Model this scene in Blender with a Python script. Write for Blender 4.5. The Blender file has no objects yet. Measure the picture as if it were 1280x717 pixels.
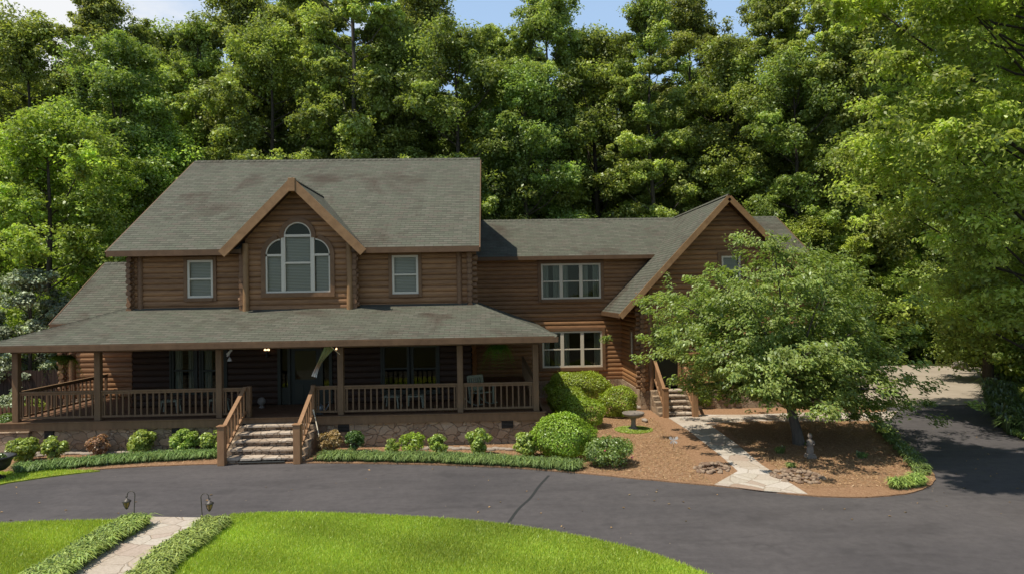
import bpy, math, random
import numpy as np
from mathutils import Vector, Matrix
R = math.radians
random.seed(7)
scene = bpy.context.scene
COL = scene.collection
EYE = Vector((0, 0, 4.35)); FPX = 853.0
# ------------------------------------------------------------------ camera
rho = 0.0165
dv = Vector((-27, -11.5, FPX)).normalized()          # +Y seen in camera (right, up, forward)
c_, s_ = math.cos(rho), math.sin(rho)
xr, yr_ = dv.x*c_ + dv.y*s_, -dv.x*s_ + dv.y*c_       # undo the roll
pitch = math.asin(-yr_); yaw = math.asin(-xr/math.cos(pitch))
fwd = Vector((math.sin(yaw)*math.cos(pitch), math.cos(yaw)*math.cos(pitch), math.sin(pitch)))
rgt0 = fwd.cross(Vector((0, 0, 1))).normalized(); up0 = rgt0.cross(fwd)
rgt = rgt0*c_ - up0*s_; up = up0*c_ + rgt0*s_
cam = bpy.data.cameras.new('camera'); camo = bpy.data.objects.new('camera', cam); COL.objects.link(camo)
camo.matrix_world = Matrix(((rgt.x, up.x, -fwd.x, EYE.x), (rgt.y, up.y, -fwd.y, EYE.y), (rgt.z, up.z, -fwd.z, EYE.z), (0, 0, 0, 1)))
cam.sensor_width = 36; cam.lens = 36*FPX/1280; cam.clip_end = 1000; cam.clip_start = 0.1
scene.camera = camo
def ray(px, py): return fwd*FPX + rgt*(px-640) - up*(py-358.5)
def P(px, py, Y):                                     # measured point at a known depth
    d = ray(px, py); return EYE + d*(Y/d.y)
def G(px, py, z=0.0):                                 # measured point on the ground
    d = ray(px, py); return EYE + d*((z-EYE.z)/d.z)
def PX(px, Y): return P(px, 400, Y).x
def PZ(px, py, Y): return P(px, py, Y).z
# ------------------------------------------------------------------ helpers
def tag(o, label=None, cat=None, group=None, kind=None):
    if label: o['label'] = label
    if cat: o['category'] = cat
    if group: o['group'] = group
    if kind: o['kind'] = kind
    return o
def empty(name, loc, label=None, cat=None, group=None, rz=0):
    o = bpy.data.objects.new(name, None); COL.objects.link(o); o.location = loc; o.rotation_euler.z = rz
    o.empty_display_size = 0.2
    return tag(o, label, cat, group)
def link(name, me, parent=None, loc=None, rz=0):
    o = bpy.data.objects.new(name, me); COL.objects.link(o)
    if parent: o.parent = parent
    if loc is not None: o.location = loc
    o.rotation_euler.z = rz
    return o
class MB:
    def __init__(s): s.v = []; s.f = []; s.m = []; s.uv = []; s.sm = []
    def face(s, pts, m=0, uv=None, smooth=False):
        i = len(s.v); s.v += [tuple(p) for p in pts]; s.f.append(list(range(i, i+len(pts)))); s.m.append(m); s.uv.append(uv); s.sm.append(smooth)
    def faces(s, vs, fs, m=0, smooth=False):
        i = len(s.v); s.v += [tuple(p) for p in vs]
        for f in fs: s.f.append([k+i for k in f]); s.m.append(m); s.uv.append(None); s.sm.append(smooth)
    def box(s, a, b, m=0):
        x0, x1 = sorted((a[0], b[0])); y0, y1 = sorted((a[1], b[1])); z0, z1 = sorted((a[2], b[2]))
        vs = [(x0,y0,z0),(x1,y0,z0),(x1,y1,z0),(x0,y1,z0),(x0,y0,z1),(x1,y0,z1),(x1,y1,z1),(x0,y1,z1)]
        s.faces(vs, [(3,2,1,0),(4,5,6,7),(0,1,5,4),(1,2,6,5),(2,3,7,6),(3,0,4,7)], m); return s
    def beam(s, p, q, w, h, m=0, upv=(0,0,1)):
        p = Vector(p); q = Vector(q); d = (q-p).normalized(); u = Vector(upv)
        if abs(d.dot(u)) > .98: u = Vector((0,1,0))
        r = d.cross(u).normalized()*w/2; u = r.normalized().cross(d)*h/2
        vs = [p-r-u, p+r-u, p+r+u, p-r+u, q-r-u, q+r-u, q+r+u, q-r+u]
        s.faces(vs, [(0,1,2,3),(7,6,5,4),(4,5,1,0),(5,6,2,1),(6,7,3,2),(7,4,0,3)], m); return s
    def tube(s, pts, rad, n=8, m=0, cap=True):
        pts = [Vector(p) for p in pts]
        if not hasattr(rad, '__len__'): rad = [rad]*len(pts)
        vs = []; ref = Vector((0.13, 0.31, 0.94))
        for i, p in enumerate(pts):
            d = (pts[min(i+1, len(pts)-1)]-pts[max(i-1, 0)]).normalized()
            a = d.cross(ref)
            if a.length < .1: a = d.cross(Vector((1, 0, 0)))
            a.normalize(); b = d.cross(a)
            for k in range(n):
                t = 2*math.pi*k/n; vs.append(p+(a*math.cos(t)+b*math.sin(t))*rad[i])
        fs = [(i*n+k, i*n+(k+1)%n, (i+1)*n+(k+1)%n, (i+1)*n+k) for i in range(len(pts)-1) for k in range(n)]
        s.faces(vs, fs, m, True)
        if cap:
            s.face(vs[:n][::-1], m); s.face(vs[-n:], m)
        return s
    def lathe(s, prof, c=(0,0,0), n=20, m=0, sx=1, sy=1):
        vs = [(c[0]+sx*r*math.cos(2*math.pi*k/n), c[1]+sy*r*math.sin(2*math.pi*k/n), c[2]+z) for r, z in prof for k in range(n)]
        fs = [(i*n+k, i*n+(k+1)%n, (i+1)*n+(k+1)%n, (i+1)*n+k) for i in range(len(prof)-1) for k in range(n)]
        s.faces(vs, fs, m, True); return s
    def ball(s, c, r, m=0, n=12, sq=(1,1,1)):
        prof = [(max(1e-4, math.sin(math.pi*i/8))*r, -math.cos(math.pi*i/8)*r*sq[2]) for i in range(9)]
        return s.lathe(prof, c, n, m, sq[0], sq[1])
    def build(s, name, mats, parent=None, org=(0,0,0), bevel=0, loc=None):
        me = bpy.data.meshes.new(name)
        o = Vector(org)
        me.from_pydata([tuple(Vector(v)-o) for v in s.v], [], s.f)
        if not isinstance(mats, (list, tuple)): mats = [mats]
        for m in mats: me.materials.append(m)
        me.polygons.foreach_set('material_index', s.m); me.polygons.foreach_set('use_smooth', s.sm)
        if any(u is not None for u in s.uv):
            l = me.uv_layers.new(name='UVMap')
            for p, u in zip(me.polygons, s.uv):
                if u is not None:
                    for li, c in zip(p.loop_indices, u): l.data[li].uv = c
        me.update()
        ob = link(name, me, parent, loc)
        if bevel:
            b = ob.modifiers.new('bevel', 'BEVEL'); b.width = bevel; b.segments = 2; b.limit_method = 'ANGLE'
        return ob
def npmesh(name, V, nper, mat, parent=None, tint=None, loc=None, smooth=False):
    V = np.asarray(V, dtype=np.float32).reshape(-1, 3); nv = len(V); nf = nv//nper
    me = bpy.data.meshes.new(name)
    me.vertices.add(nv); me.loops.add(nv); me.polygons.add(nf)
    me.vertices.foreach_set('co', V.ravel()); me.loops.foreach_set('vertex_index', np.arange(nv, dtype=np.int32))
    me.polygons.foreach_set('loop_start', np.arange(0, nv, nper, dtype=np.int32))
    try: me.polygons.foreach_set('loop_total', np.full(nf, nper, dtype=np.int32))
    except Exception: pass
    me.materials.append(mat)
    if tint is not None:
        a = me.attributes.new('tint', 'FLOAT_COLOR', 'POINT')
        c = np.ones((nv, 4), dtype=np.float32); c[:, :3] = np.repeat(tint, nper, axis=0); a.data.foreach_set('color', c.ravel())
    me.update(calc_edges=True)
    return link(name, me, parent, loc)
# ------------------------------------------------------------------ materials
class NT:
    def __init__(s, name):
        s.m = bpy.data.materials.new(name); s.m.use_nodes = True; s.t = s.m.node_tree; s.t.nodes.clear()
        s.out = s.n('ShaderNodeOutputMaterial')
    def n(s, k, **kw):
        x = s.t.nodes.new(k)
        for a, b in kw.items(): setattr(x, a, b)
        return x
    def l(s, a, b): s.t.links.new(a, b)
    def val(s, sock, v):
        if hasattr(v, 'links'): s.l(v, sock)
        else: sock.default_value = v
    def coord(s, kind='Object', scale=(1,1,1), loc=(0,0,0), rot=(0,0,0)):
        c = s.n('ShaderNodeTexCoord'); mp = s.n('ShaderNodeMapping'); mp.inputs['Scale'].default_value = scale
        mp.inputs['Location'].default_value = loc; mp.inputs['Rotation'].default_value = rot
        s.l(c.outputs[kind], mp.inputs['Vector']); return mp.outputs['Vector']
    def noise(s, vec, scale, detail=4, rough=.6, dist=0):
        x = s.n('ShaderNodeTexNoise'); x.inputs['Scale'].default_value = scale; x.inputs['Detail'].default_value = detail
        x.inputs['Roughness'].default_value = rough; x.inputs['Distortion'].default_value = dist
        if vec is not None: s.l(vec, x.inputs['Vector'])
        return x.outputs['Fac']
    def vor(s, vec, scale, feature='F1', rand=1):
        x = s.n('ShaderNodeTexVoronoi', feature=feature); x.inputs['Scale'].default_value = scale; x.inputs['Randomness'].default_value = rand
        s.l(vec, x.inputs['Vector']); return x
    def ramp(s, fac, stops, interp='LINEAR'):
        r = s.n('ShaderNodeValToRGB'); e = r.color_ramp.elements; r.color_ramp.interpolation = interp
        while len(e) < len(stops): e.new(.5)
        for x, (p, c) in zip(e, stops): x.position = p; x.color = (*c, 1) if len(c) == 3 else c
        s.l(fac, r.inputs['Fac']); return r.outputs['Color']
    def mix(s, fac, a, b, mode='MIX'):
        x = s.n('ShaderNodeMix', data_type='RGBA', blend_type=mode)
        s.val(x.inputs['Factor'], fac)
        for k, v in ((6, a), (7, b)):
            if hasattr(v, 'links'): s.l(v, x.inputs[k])
            else: x.inputs[k].default_value = (*v, 1) if len(v) == 3 else v
        return x.outputs[2]
    def math(s, op, a, b=0, c=0):
        x = s.n('ShaderNodeMath', operation=op); s.val(x.inputs[0], a); s.val(x.inputs[1], b); s.val(x.inputs[2], c); return x.outputs[0]
    def bump(s, h, st=.5, dist=.02, norm=None):
        b = s.n('ShaderNodeBump'); b.inputs['Strength'].default_value = st; b.inputs['Distance'].default_value = dist
        s.l(h, b.inputs['Height'])
        if norm is not None: s.l(norm, b.inputs['Normal'])
        return b.outputs['Normal']
    def pbr(s, col, rough=.8, norm=None, spec=.3, metal=0):
        b = s.n('ShaderNodeBsdfPrincipled')
        if hasattr(col, 'links'): s.l(col, b.inputs['Base Color'])
        else: b.inputs['Base Color'].default_value = (*col, 1)
        s.val(b.inputs['Roughness'], rough); b.inputs['Specular IOR Level'].default_value = spec; b.inputs['Metallic'].default_value = metal
        if norm is not None: s.l(norm, b.inputs['Normal'])
        s.l(b.outputs[0], s.out.inputs[0]); return s.m
def logs(name, dark, light, pitch=.18):
    t = NT(name); v = t.coord('Object', (1.1, 9, 9)); f = t.noise(v, 2.2, 6, .65, .4); o = t.coord('Object'); sx = t.n('ShaderNodeSeparateXYZ'); t.l(o, sx.inputs[0])
    wn = t.n('ShaderNodeTexWhiteNoise', noise_dimensions='1D'); t.l(t.math('FLOOR', t.math('DIVIDE', t.math('ADD', sx.outputs[2], .02), pitch)), wn.inputs['W'])
    c = t.ramp(f, [(.25, dark), (.75, light)]); g = t.noise(t.coord('Object', (.5, .5, .8)), 1.6, 5)
    c = t.mix(t.math('MULTIPLY', g, .5), c, tuple(x*.5 for x in dark)); c = t.mix(1, c, t.ramp(wn.outputs['Value'], [(0, (.72, .70, .68)), (.5, (1, 1, 1)), (1, (1.25, 1.22, 1.15))]), 'MULTIPLY')
    k = t.noise(t.coord('Object', (3, 3, 7)), 3.1, 2); c = t.mix(t.ramp(k, [(.70, (0, 0, 0)), (.76, (.7, .7, .7))]), c, tuple(x*.35 for x in dark))
    return t.pbr(c, .6, t.bump(f, .4, .012), .3)
def simple(name, col, rough=.7, var=.25, scale=8, spec=.3, metal=0, bump=.2):
    t = NT(name); v = t.coord(); f = t.noise(v, scale, 5)
    c = t.mix(f, tuple(x*(1-var) for x in col), tuple(min(1, x*(1+var)) for x in col))
    return t.pbr(c, rough, t.bump(f, bump, .01), spec, metal)
def wood(name, dark, light, stretch=(1.2, 9, 9), rough=.65, bias=.5):
    t = NT(name); v = t.coord('Object', stretch); f = t.noise(v, 2.2, 6, .65, .4)
    g = t.noise(t.coord('Object', (.5, .5, .8)), 1.6, 4)
    c = t.ramp(f, [(.25, dark), (.75, light)]); c = t.mix(t.math('MULTIPLY', g, .55), c, tuple(x*.45 for x in dark), 'MIX')
    return t.pbr(c, rough, t.bump(f, .35, .01), .3)
M = {}
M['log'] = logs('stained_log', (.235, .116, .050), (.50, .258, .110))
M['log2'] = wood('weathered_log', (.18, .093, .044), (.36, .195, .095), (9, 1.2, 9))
M['logdark'] = wood('shaded_porch_log', (.040, .019, .009), (.080, .038, .018))  # darker copy of the wall log, porch shade put into the colour
M['casing'] = wood('window_casing', (.19, .098, .044), (.31, .168, .078), (2, 2, 2))  # trim wood again, darkened to carry the shade on the walls
M['eave'] = wood('eave_board', (.125, .068, .032), (.215, .122, .060), (2, 2, 2))
M['trim'] = wood('cedar_trim', (.27, .145, .060), (.46, .26, .115), (2, 2, 2))
M['rail'] = wood('rail_wood', (.16, .092, .044), (.28, .165, .082), (4, 4, 1))
M['stairrail'] = wood('stair_rail_wood', (.28, .145, .066), (.44, .245, .12), (4, 4, 1))
M['deck'] = wood('deck_boards', (.15, .075, .036), (.26, .14, .075), (1, 9, 1))
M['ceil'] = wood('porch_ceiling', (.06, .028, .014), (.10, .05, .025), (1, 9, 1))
M['cream'] = simple('cream_paint', (.70, .60, .44), .5, .08, 20)
M['green_trim'] = simple('green_painted_trim', (.036, .033, .018), .5, .12, 12)
M['door'] = simple('dark_green_door', (.026, .026, .015), .45, .15, 9)
M['dark'] = simple('dark_recess', (.012, .010, .008), .8)  # near-black colour stands in for the darkness of unlit rooms and openings
M['iron'] = simple('cast_iron', (.035, .034, .033), .5, .3, 25, .5, .4)
M['iron2'] = simple('rusted_lantern_metal', (.085, .072, .058), .5, .3, 25, .5, .4)
M['concrete_orn'] = simple('weathered_cast_stone', (.215, .18, .145), .9, .4, 14, .2, 0, .5)
M['white'] = simple('white_paint', (.62, .60, .55), .6, .1, 20)
M['palegreen'] = simple('pale_green_paint', (.26, .26, .18), .6, .15, 20)
M['galv'] = simple('galvanised_steel', (.30, .32, .32), .4, .2, 20, .5, .5)
M['mat'] = simple('rubber_mat', (.030, .031, .029), .9, .4, 40)
M['rock'] = simple('pale_rock', (.34, .28, .22), .9, .35, 6, .2, 0, .6)
M['pebble'] = simple('tan_river_stone', (.30, .215, .145), .85, .3, 9, .2, 0, .4)
M['pebble2'] = simple('brown_river_stone', (.20, .13, .085), .85, .3, 9, .2, 0, .4)
M['fence'] = wood('fence_wood', (.10, .05, .026), (.20, .105, .055), (6, 6, 1))
M['fence2'] = wood('dark_fence_wood', (.035, .018, .011), (.07, .036, .02), (6, 6, 1))
M['bark'] = wood('bark', (.045, .034, .024), (.13, .10, .072), (5, 5, 1.2), .95)
M['bark2'] = wood('grey_bark', (.075, .06, .046), (.19, .16, .125), (5, 5, 1.2), .95)
M['basket'] = simple('coir_basket', (.10, .065, .035), .95, .4, 30)
def shingles():
    t = NT('asphalt_shingles'); uv = t.coord('UV')
    b = t.n('ShaderNodeTexBrick'); b.offset = .5; b.inputs['Scale'].default_value = 1
    b.inputs['Brick Width'].default_value = .30; b.inputs['Row Height'].default_value = .15; b.inputs['Mortar Size'].default_value = .012
    b.inputs['Mortar Smooth'].default_value = .4; b.inputs['Bias'].default_value = 0
    b.inputs['Color1'].default_value = (0, 0, 0, 1); b.inputs['Color2'].default_value = (1, 1, 1, 1); b.inputs['Mortar'].default_value = (.5, .5, .5, 1)
    t.l(uv, b.inputs['Vector'])
    tab = t.ramp(b.outputs['Color'], [(0, (.102, .100, .075)), (.3, (.135, .131, .097)), (.55, (.120, .125, .090)), (.8, (.152, .145, .111)), (1, (.130, .114, .088))])
    obj = t.coord('Object')
    st = t.noise(obj, .55, 5, .6, .5); st = t.ramp(st, [(.53, (0,0,0)), (.72, (1,1,1))])
    st2 = t.noise(t.coord('UV', (1.6, .28, 1)), 1.2, 5, .6)
    c = t.mix(t.math('MULTIPLY', st, .8), tab, (.070, .047, .034))
    c = t.mix(.2, c, t.ramp(st2, [(.3, (.55, .55, .5)), (.7, (1, 1, .95))]), 'MULTIPLY')
    gr = t.noise(uv, 55, 2); c = t.mix(.5, c, t.ramp(gr, [(.3, (.6, .6, .6)), (.7, (1, 1, 1))]), 'MULTIPLY')
    c = t.mix(t.math('MULTIPLY', b.outputs['Fac'], .30), c, (.045, .043, .032))
    # each course steps up towards its lower edge, edge shading painted into the colour
    sx = t.n('ShaderNodeSeparateXYZ'); t.l(uv, sx.inputs[0])
    saw = t.math('FRACT', t.math('DIVIDE', sx.outputs[1], .15))
    c = t.mix(.8, c, t.ramp(saw, [(0, (.42, .42, .40)), (.22, (1, 1, 1)), (.85, (1, 1, 1)), (1, (.75, .75, .72))]), 'MULTIPLY')
    h = t.math('SUBTRACT', t.math('SUBTRACT', 1, saw), t.math('MULTIPLY', b.outputs['Fac'], .6))
    return t.pbr(c, .92, t.bump(h, .8, .02), .15)
M['shingle'] = shingles()
def stone(name, sc, cols, mortar, mw=.06, kind='Object', bst=.9, warp=.13):
    t = NT(name); v = t.coord(kind, (1, 1, 1.35))
    nz = t.n('ShaderNodeTexNoise'); nz.inputs['Scale'].default_value = 3.5; t.l(v, nz.inputs['Vector'])
    w = t.mix(warp, v, nz.outputs['Color'], 'ADD')
    e = t.vor(w, sc, 'DISTANCE_TO_EDGE'); f = t.vor(w, sc)
    sp = t.n('ShaderNodeSeparateColor'); t.l(f.outputs['Color'], sp.inputs[0])
    c = t.ramp(sp.outputs[0], cols); fine = t.noise(v, 22, 5)
    c = t.mix(.6, c, t.ramp(fine, [(.25, (.5, .47, .43)), (.75, (1, 1, 1))]), 'MULTIPLY')
    k = t.ramp(e.outputs['Distance'], [(0, (0,0,0)), (mw, (1,1,1))])
    c = t.mix(k, mortar, c); h = t.math('ADD', k, t.math('MULTIPLY', fine, .4))
    return t.pbr(c, .9, t.bump(h, bst, .03), .2)
M['stone'] = stone('fieldstone', 3.4, [(0, (.29, .20, .125)), (.35, (.47, .34, .22)), (.6, (.34, .25, .165)), (.85, (.53, .41, .28)), (1, (.22, .15, .10))], (.29, .215, .145), .045, 'Object', 1.0, .32)
M['flag'] = stone('flagstone', 2.3, [(0, (.52, .45, .36)), (.3, (.58, .51, .42)), (.6, (.50, .41, .32)), (.85, (.62, .55, .47)), (1, (.40, .28, .20))], (.40, .31, .22), .03, 'Object', .6)
M['tread'] = stone('stone_tread', 2.2, [(0, (.48, .38, .28)), (.5, (.60, .50, .39)), (1, (.42, .32, .23))], (.26, .19, .13), .03)
M['stepstone'] = stone('step_stone', 4.5, [(0, (.26, .18, .115)), (.5, (.40, .30, .21)), (1, (.20, .14, .095))], (.10, .07, .05), .05)
def glass(name='window_glass', dark=False):
    t = NT(name); tr = t.n('ShaderNodeBsdfTransparent'); tr.inputs[0].default_value = (.79, .78, .73, 1)
    gl = t.n('ShaderNodeBsdfGlossy'); gl.inputs['Roughness'].default_value = .03; gl.inputs['Color'].default_value = (.60, .56, .36, 1)  # tint turns mirrored sky green-grey, imitating a reflection of trees opposite
    t.l(t.bump(t.noise(t.coord(), 1.7, 2), .05, .02), gl.inputs['Normal'])
    fr = t.n('ShaderNodeFresnel'); fr.inputs['IOR'].default_value = 1.5
    m = t.n('ShaderNodeMixShader'); t.l(t.math('MULTIPLY_ADD', fr.outputs[0], 1.0, .015), m.inputs[0]); t.l(tr.outputs[0], m.inputs[1]); t.l(gl.outputs[0], m.inputs[2])
    t.l(m.outputs[0], t.out.inputs[0]); return t.m
M['glass'] = glass()
def blind():
    t = NT('slatted_blind'); w = t.n('ShaderNodeTexWave', wave_type='BANDS', bands_direction='Z'); w.inputs['Scale'].default_value = 6.4
    t.l(t.coord(), w.inputs['Vector'])
    c = t.ramp(w.outputs['Fac'], [(.1, (.30, .29, .25)), (.5, (.66, .63, .55))]); return t.pbr(c, .6, t.bump(w.outputs['Fac'], .6, .01))
M['blind'] = blind()
def curtain():
    t = NT('sheer_curtain'); w = t.n('ShaderNodeTexWave', wave_type='BANDS', bands_direction='X'); w.inputs['Scale'].default_value = 5; w.inputs['Distortion'].default_value = 2
    t.l(t.coord(), w.inputs['Vector']); c = t.ramp(w.outputs['Fac'], [(0, (.24, .26, .20)), (1, (.50, .52, .43))]); return t.pbr(c, .9, t.bump(w.outputs['Fac'], .5, .02))
M['curtain'] = curtain()
def emis(name, col, st):
    t = NT(name); e = t.n('ShaderNodeEmission'); e.inputs[0].default_value = (*col, 1); e.inputs[1].default_value = st; t.l(e.outputs[0], t.out.inputs[0]); return t.m
M['bulb'] = emis('lit_bulb', (1, .62, .32), 3.2)
M['amber'] = simple('amber_lantern_glass', (.30, .17, .06), .2, .3, 20, .5)
def leafmat(name, col, trans=.35, var=.25, gloss=.06):
    t = NT(name); a = t.n('ShaderNodeAttribute', attribute_name='tint'); oi = t.n('ShaderNodeObjectInfo')
    c = t.mix(1, col, a.outputs['Color'], 'MULTIPLY')
    hv = t.n('ShaderNodeHueSaturation'); t.l(c, hv.inputs['Color'])
    t.l(t.math('MULTIPLY_ADD', oi.outputs['Random'], .03, .490), hv.inputs['Hue'])
    t.l(t.math('MULTIPLY_ADD', oi.outputs['Random'], var, 1-var/2), hv.inputs['Value'])
    d = t.n('ShaderNodeBsdfDiffuse'); t.l(hv.outputs[0], d.inputs[0])
    tr = t.n('ShaderNodeBsdfTranslucent'); t.l(t.mix(1, hv.outputs[0], (1.10, 1.2, .55), 'MULTIPLY'), tr.inputs[0])
    g = t.n('ShaderNodeBsdfGlossy'); g.inputs['Roughness'].default_value = .42; g.inputs[0].default_value = (.8, .85, .75, 1)
    m1 = t.n('ShaderNodeMixShader'); m1.inputs[0].default_value = trans; t.l(d.outputs[0], m1.inputs[1]); t.l(tr.outputs[0], m1.inputs[2])
    m2 = t.n('ShaderNodeMixShader'); m2.inputs[0].default_value = gloss; t.l(m1.outputs[0], m2.inputs[1]); t.l(g.outputs[0], m2.inputs[2])
    t.l(m2.outputs[0], t.out.inputs[0]); return t.m
M['leaf_forest'] = leafmat('forest_leaves', (.345, .372, .108), .45, .30, .035)
M['leaf_beech'] = leafmat('beech_leaves', (.37, .41, .125), .52, .1, .03)
M['leaf_pale'] = leafmat('pale_shrub_leaves', (.33, .36, .21), .25, .1, .05)
M['leaf_cherry'] = leafmat('garden_tree_leaves', (.30, .345, .095), .42, .1, .04)
M['leaf_bush'] = leafmat('clipped_shrub_leaves', (.30, .38, .035), .3, .12, .05)
M['leaf_dark'] = leafmat('dark_shrub_leaves', (.11, .17, .032), .3, .12, .08)
M['leaf_lime'] = leafmat('lime_shrub_leaves', (.36, .42, .08), .35, .12, .05)
M['leaf_red'] = leafmat('russet_shrub_leaves', (.40, .23, .12), .3, .12, .05)
M['leaf_lir'] = leafmat('border_grass_leaves', (.22, .29, .075), .3, .1, .08)
M['leaf_lir2'] = leafmat('variegated_grass_leaves', (.36, .43, .10), .35, .1, .08)
M['grass'] = leafmat('lawn_grass', (.47, .535, .068), .35, .0, .04)
M['fern'] = leafmat('fern_fronds', (.24, .38, .05), .45, .1, .05)
def lawnsoil():
    t = NT('lawn'); v = t.coord(); f = t.noise(v, 1.3, 5); g = t.noise(v, 60, 3)
    c = t.ramp(f, [(.3, (.28, .32, .045)), (.7, (.38, .41, .065))]); c = t.mix(.6, c, t.ramp(g, [(.3, (.5, .5, .4)), (.7, (1, 1, 1))]), 'MULTIPLY')
    return t.pbr(c, .95, t.bump(g, .6, .02), .1)
M['lawn'] = lawnsoil()
def asphalt():
    t = NT('asphalt'); v = t.coord(); f = t.noise(v, .35, 6, .6, .3); g = t.noise(v, 90, 3); s = t.noise(t.coord('Object', (.25, 1.2, 1), rot=(0, 0, .12)), 1.1, 6, .7, .6)
    c = t.ramp(f, [(.3, (.083, .074, .072)), (.7, (.118, .104, .099))])
    c = t.mix(.6, c, t.ramp(s, [(.28, (.60, .59, .58)), (.5, (.95, .95, .95)), (.7, (1.15, 1.14, 1.12))]), 'MULTIPLY')
    c = t.mix(.5, c, t.ramp(g, [(.3, (.6, .6, .6)), (.7, (1.0, 1.0, 1.0))]), 'MULTIPLY')
    # hairline cracks
    nz = t.n('ShaderNodeTexNoise'); nz.inputs['Scale'].default_value = .9; nz.inputs['Detail'].default_value = 6; t.l(v, nz.inputs['Vector'])
    e = t.vor(t.mix(.55, v, nz.outputs['Color'], 'ADD'), .22, 'DISTANCE_TO_EDGE')
    k = t.math('MULTIPLY', t.ramp(e.outputs['Distance'], [(0, (1,1,1)), (.006, (0,0,0))]), t.ramp(t.noise(v, .3, 2), [(.55, (0,0,0)), (.65, (1,1,1))]))
    pt = t.noise(v, 5.5, 5, .7); c = t.mix(.35, c, t.ramp(pt, [(.35, (.60, .60, .60)), (.6, (1.08, 1.08, 1.08))]), 'MULTIPLY')
    c = t.mix(t.math('MULTIPLY', k, .35), c, (.02, .018, .017))
    sp = t.vor(v, 2.2); c = t.mix(t.ramp(sp.outputs['Distance'], [(.022, (1,1,1)), (.03, (0,0,0))]), c, (.35, .26, .17))
    oil = t.ramp(t.noise(v, 1.1, 3, .5), [(.62, (0, 0, 0)), (.72, (.5, .5, .5))]); c = t.mix(oil, c, (.05, .045, .043))
    return t.pbr(c, .85, t.bump(g, .5, .008), .25)
M['asphalt'] = asphalt()
def mulch():
    t = NT('pine_straw_mulch'); v = t.coord(); a = t.noise(t.coord('Object', (1, .35, 1), rot=(0, 0, .6)), 28, 6, .8, .8); b = t.noise(v, .8, 4); d = t.noise(t.coord('Object', (.35, 1, 1), rot=(0, 0, .3)), 45, 4, .8, .5)
    c = t.ramp(a, [(.30, (.17, .088, .046)), (.48, (.39, .222, .122)), (.70, (.57, .36, .215))])
    c = t.mix(t.math('MULTIPLY', b, .5), c, (.33, .20, .11)); c = t.mix(.5, c, t.ramp(d, [(.3, (.55, .5, .45)), (.65, (1, 1, 1))]), 'MULTIPLY')
    return t.pbr(c, .95, t.bump(t.math('ADD', a, d), .9, .03), .1)
M['mulch'] = mulch()
def floor_():
    t = NT('forest_litter'); v = t.coord(); a = t.noise(v, .5, 6); b = t.noise(v, 12, 5, .7)
    c = t.ramp(a, [(.35, (.045, .032, .018)), (.55, (.06, .06, .02)), (.75, (.07, .085, .02))]); c = t.mix(.7, c, t.ramp(b, [(.3, (.4, .4, .4)), (.7, (1, 1, 1))]), 'MULTIPLY')
    return t.pbr(c, .95, t.bump(b, .8, .05), .1)
M['litter'] = floor_()
def conc():
    t = NT('concrete_pad'); v = t.coord(); a = t.noise(v, .7, 6); b = t.noise(v, 30, 4)
    c = t.ramp(a, [(.3, (.33, .27, .20)), (.7, (.42, .35, .27))]); c = t.mix(.3, c, t.ramp(b, [(.3, (.6, .6, .6)), (.7, (1, 1, 1))]), 'MULTIPLY')
    return t.pbr(c, .9, t.bump(b, .3, .01), .2)
M['concrete'] = conc()
# ------------------------------------------------------------------ light
sund = Vector((1, .5, -2.5)).normalized()
el = math.asin(-sund.z); az = math.atan2(-sund.x, -sund.y)
w = bpy.data.worlds.new('World'); scene.world = w; w.use_nodes = True
nt = w.node_tree; nt.nodes.clear()
sky = nt.nodes.new('ShaderNodeTexSky'); sky.sky_type = 'NISHITA'; sky.sun_disc = False
sky.sun_elevation = el; sky.sun_rotation = az % (2*math.pi); sky.altitude = 200; sky.air_density = 1; sky.dust_density = .6; sky.ozone_density = 1.5
tc = nt.nodes.new('ShaderNodeTexCoord'); mp = nt.nodes.new('ShaderNodeMapping'); mp.inputs['Scale'].default_value = (1, 1, 2.4)
nz = nt.nodes.new('ShaderNodeTexNoise'); nz.inputs['Scale'].default_value = 3.1; nz.inputs['Detail'].default_value = 8; nz.inputs['Roughness'].default_value = .55
nt.links.new(tc.outputs['Generated'], mp.inputs[0]); nt.links.new(mp.outputs[0], nz.inputs['Vector'])
# cumulus bank to the left of the house
dp = nt.nodes.new('ShaderNodeVectorMath'); dp.operation = 'DOT_PRODUCT'; cd = ray(40, 0).normalized(); dp.inputs[1].default_value = cd
nt.links.new(tc.outputs['Generated'], dp.inputs[0])
mr = nt.nodes.new('ShaderNodeMapRange'); mr.inputs[1].default_value = .965; mr.inputs[2].default_value = 1.0; mr.inputs[3].default_value = 0; mr.inputs[4].default_value = .27
nt.links.new(dp.outputs['Value'], mr.inputs[0])
ad = nt.nodes.new('ShaderNodeMath'); ad.operation = 'ADD'; nt.links.new(nz.outputs['Fac'], ad.inputs[0]); nt.links.new(mr.outputs[0], ad.inputs[1])
cr = nt.nodes.new('ShaderNodeValToRGB'); cr.color_ramp.elements[0].position = .58; cr.color_ramp.elements[1].position = .78
nt.links.new(ad.outputs[0], cr.inputs[0])
mx = nt.nodes.new('ShaderNodeMix'); mx.data_type = 'RGBA'; mx.inputs[7].default_value = (8.5, 8.6, 8.8, 1)
hzm = nt.nodes.new('ShaderNodeMix'); hzm.data_type = 'RGBA'; hzm.inputs[7].default_value = (4.3, 6.2, 8.9, 1)
sz = nt.nodes.new('ShaderNodeSeparateXYZ'); nt.links.new(tc.outputs['Generated'], sz.inputs[0]); zr_ = nt.nodes.new('ShaderNodeMapRange'); zr_.interpolation_type = 'SMOOTHSTEP'
for i_, v_ in ((1, .36), (2, .66), (3, .85), (4, .12)): zr_.inputs[i_].default_value = v_
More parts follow.
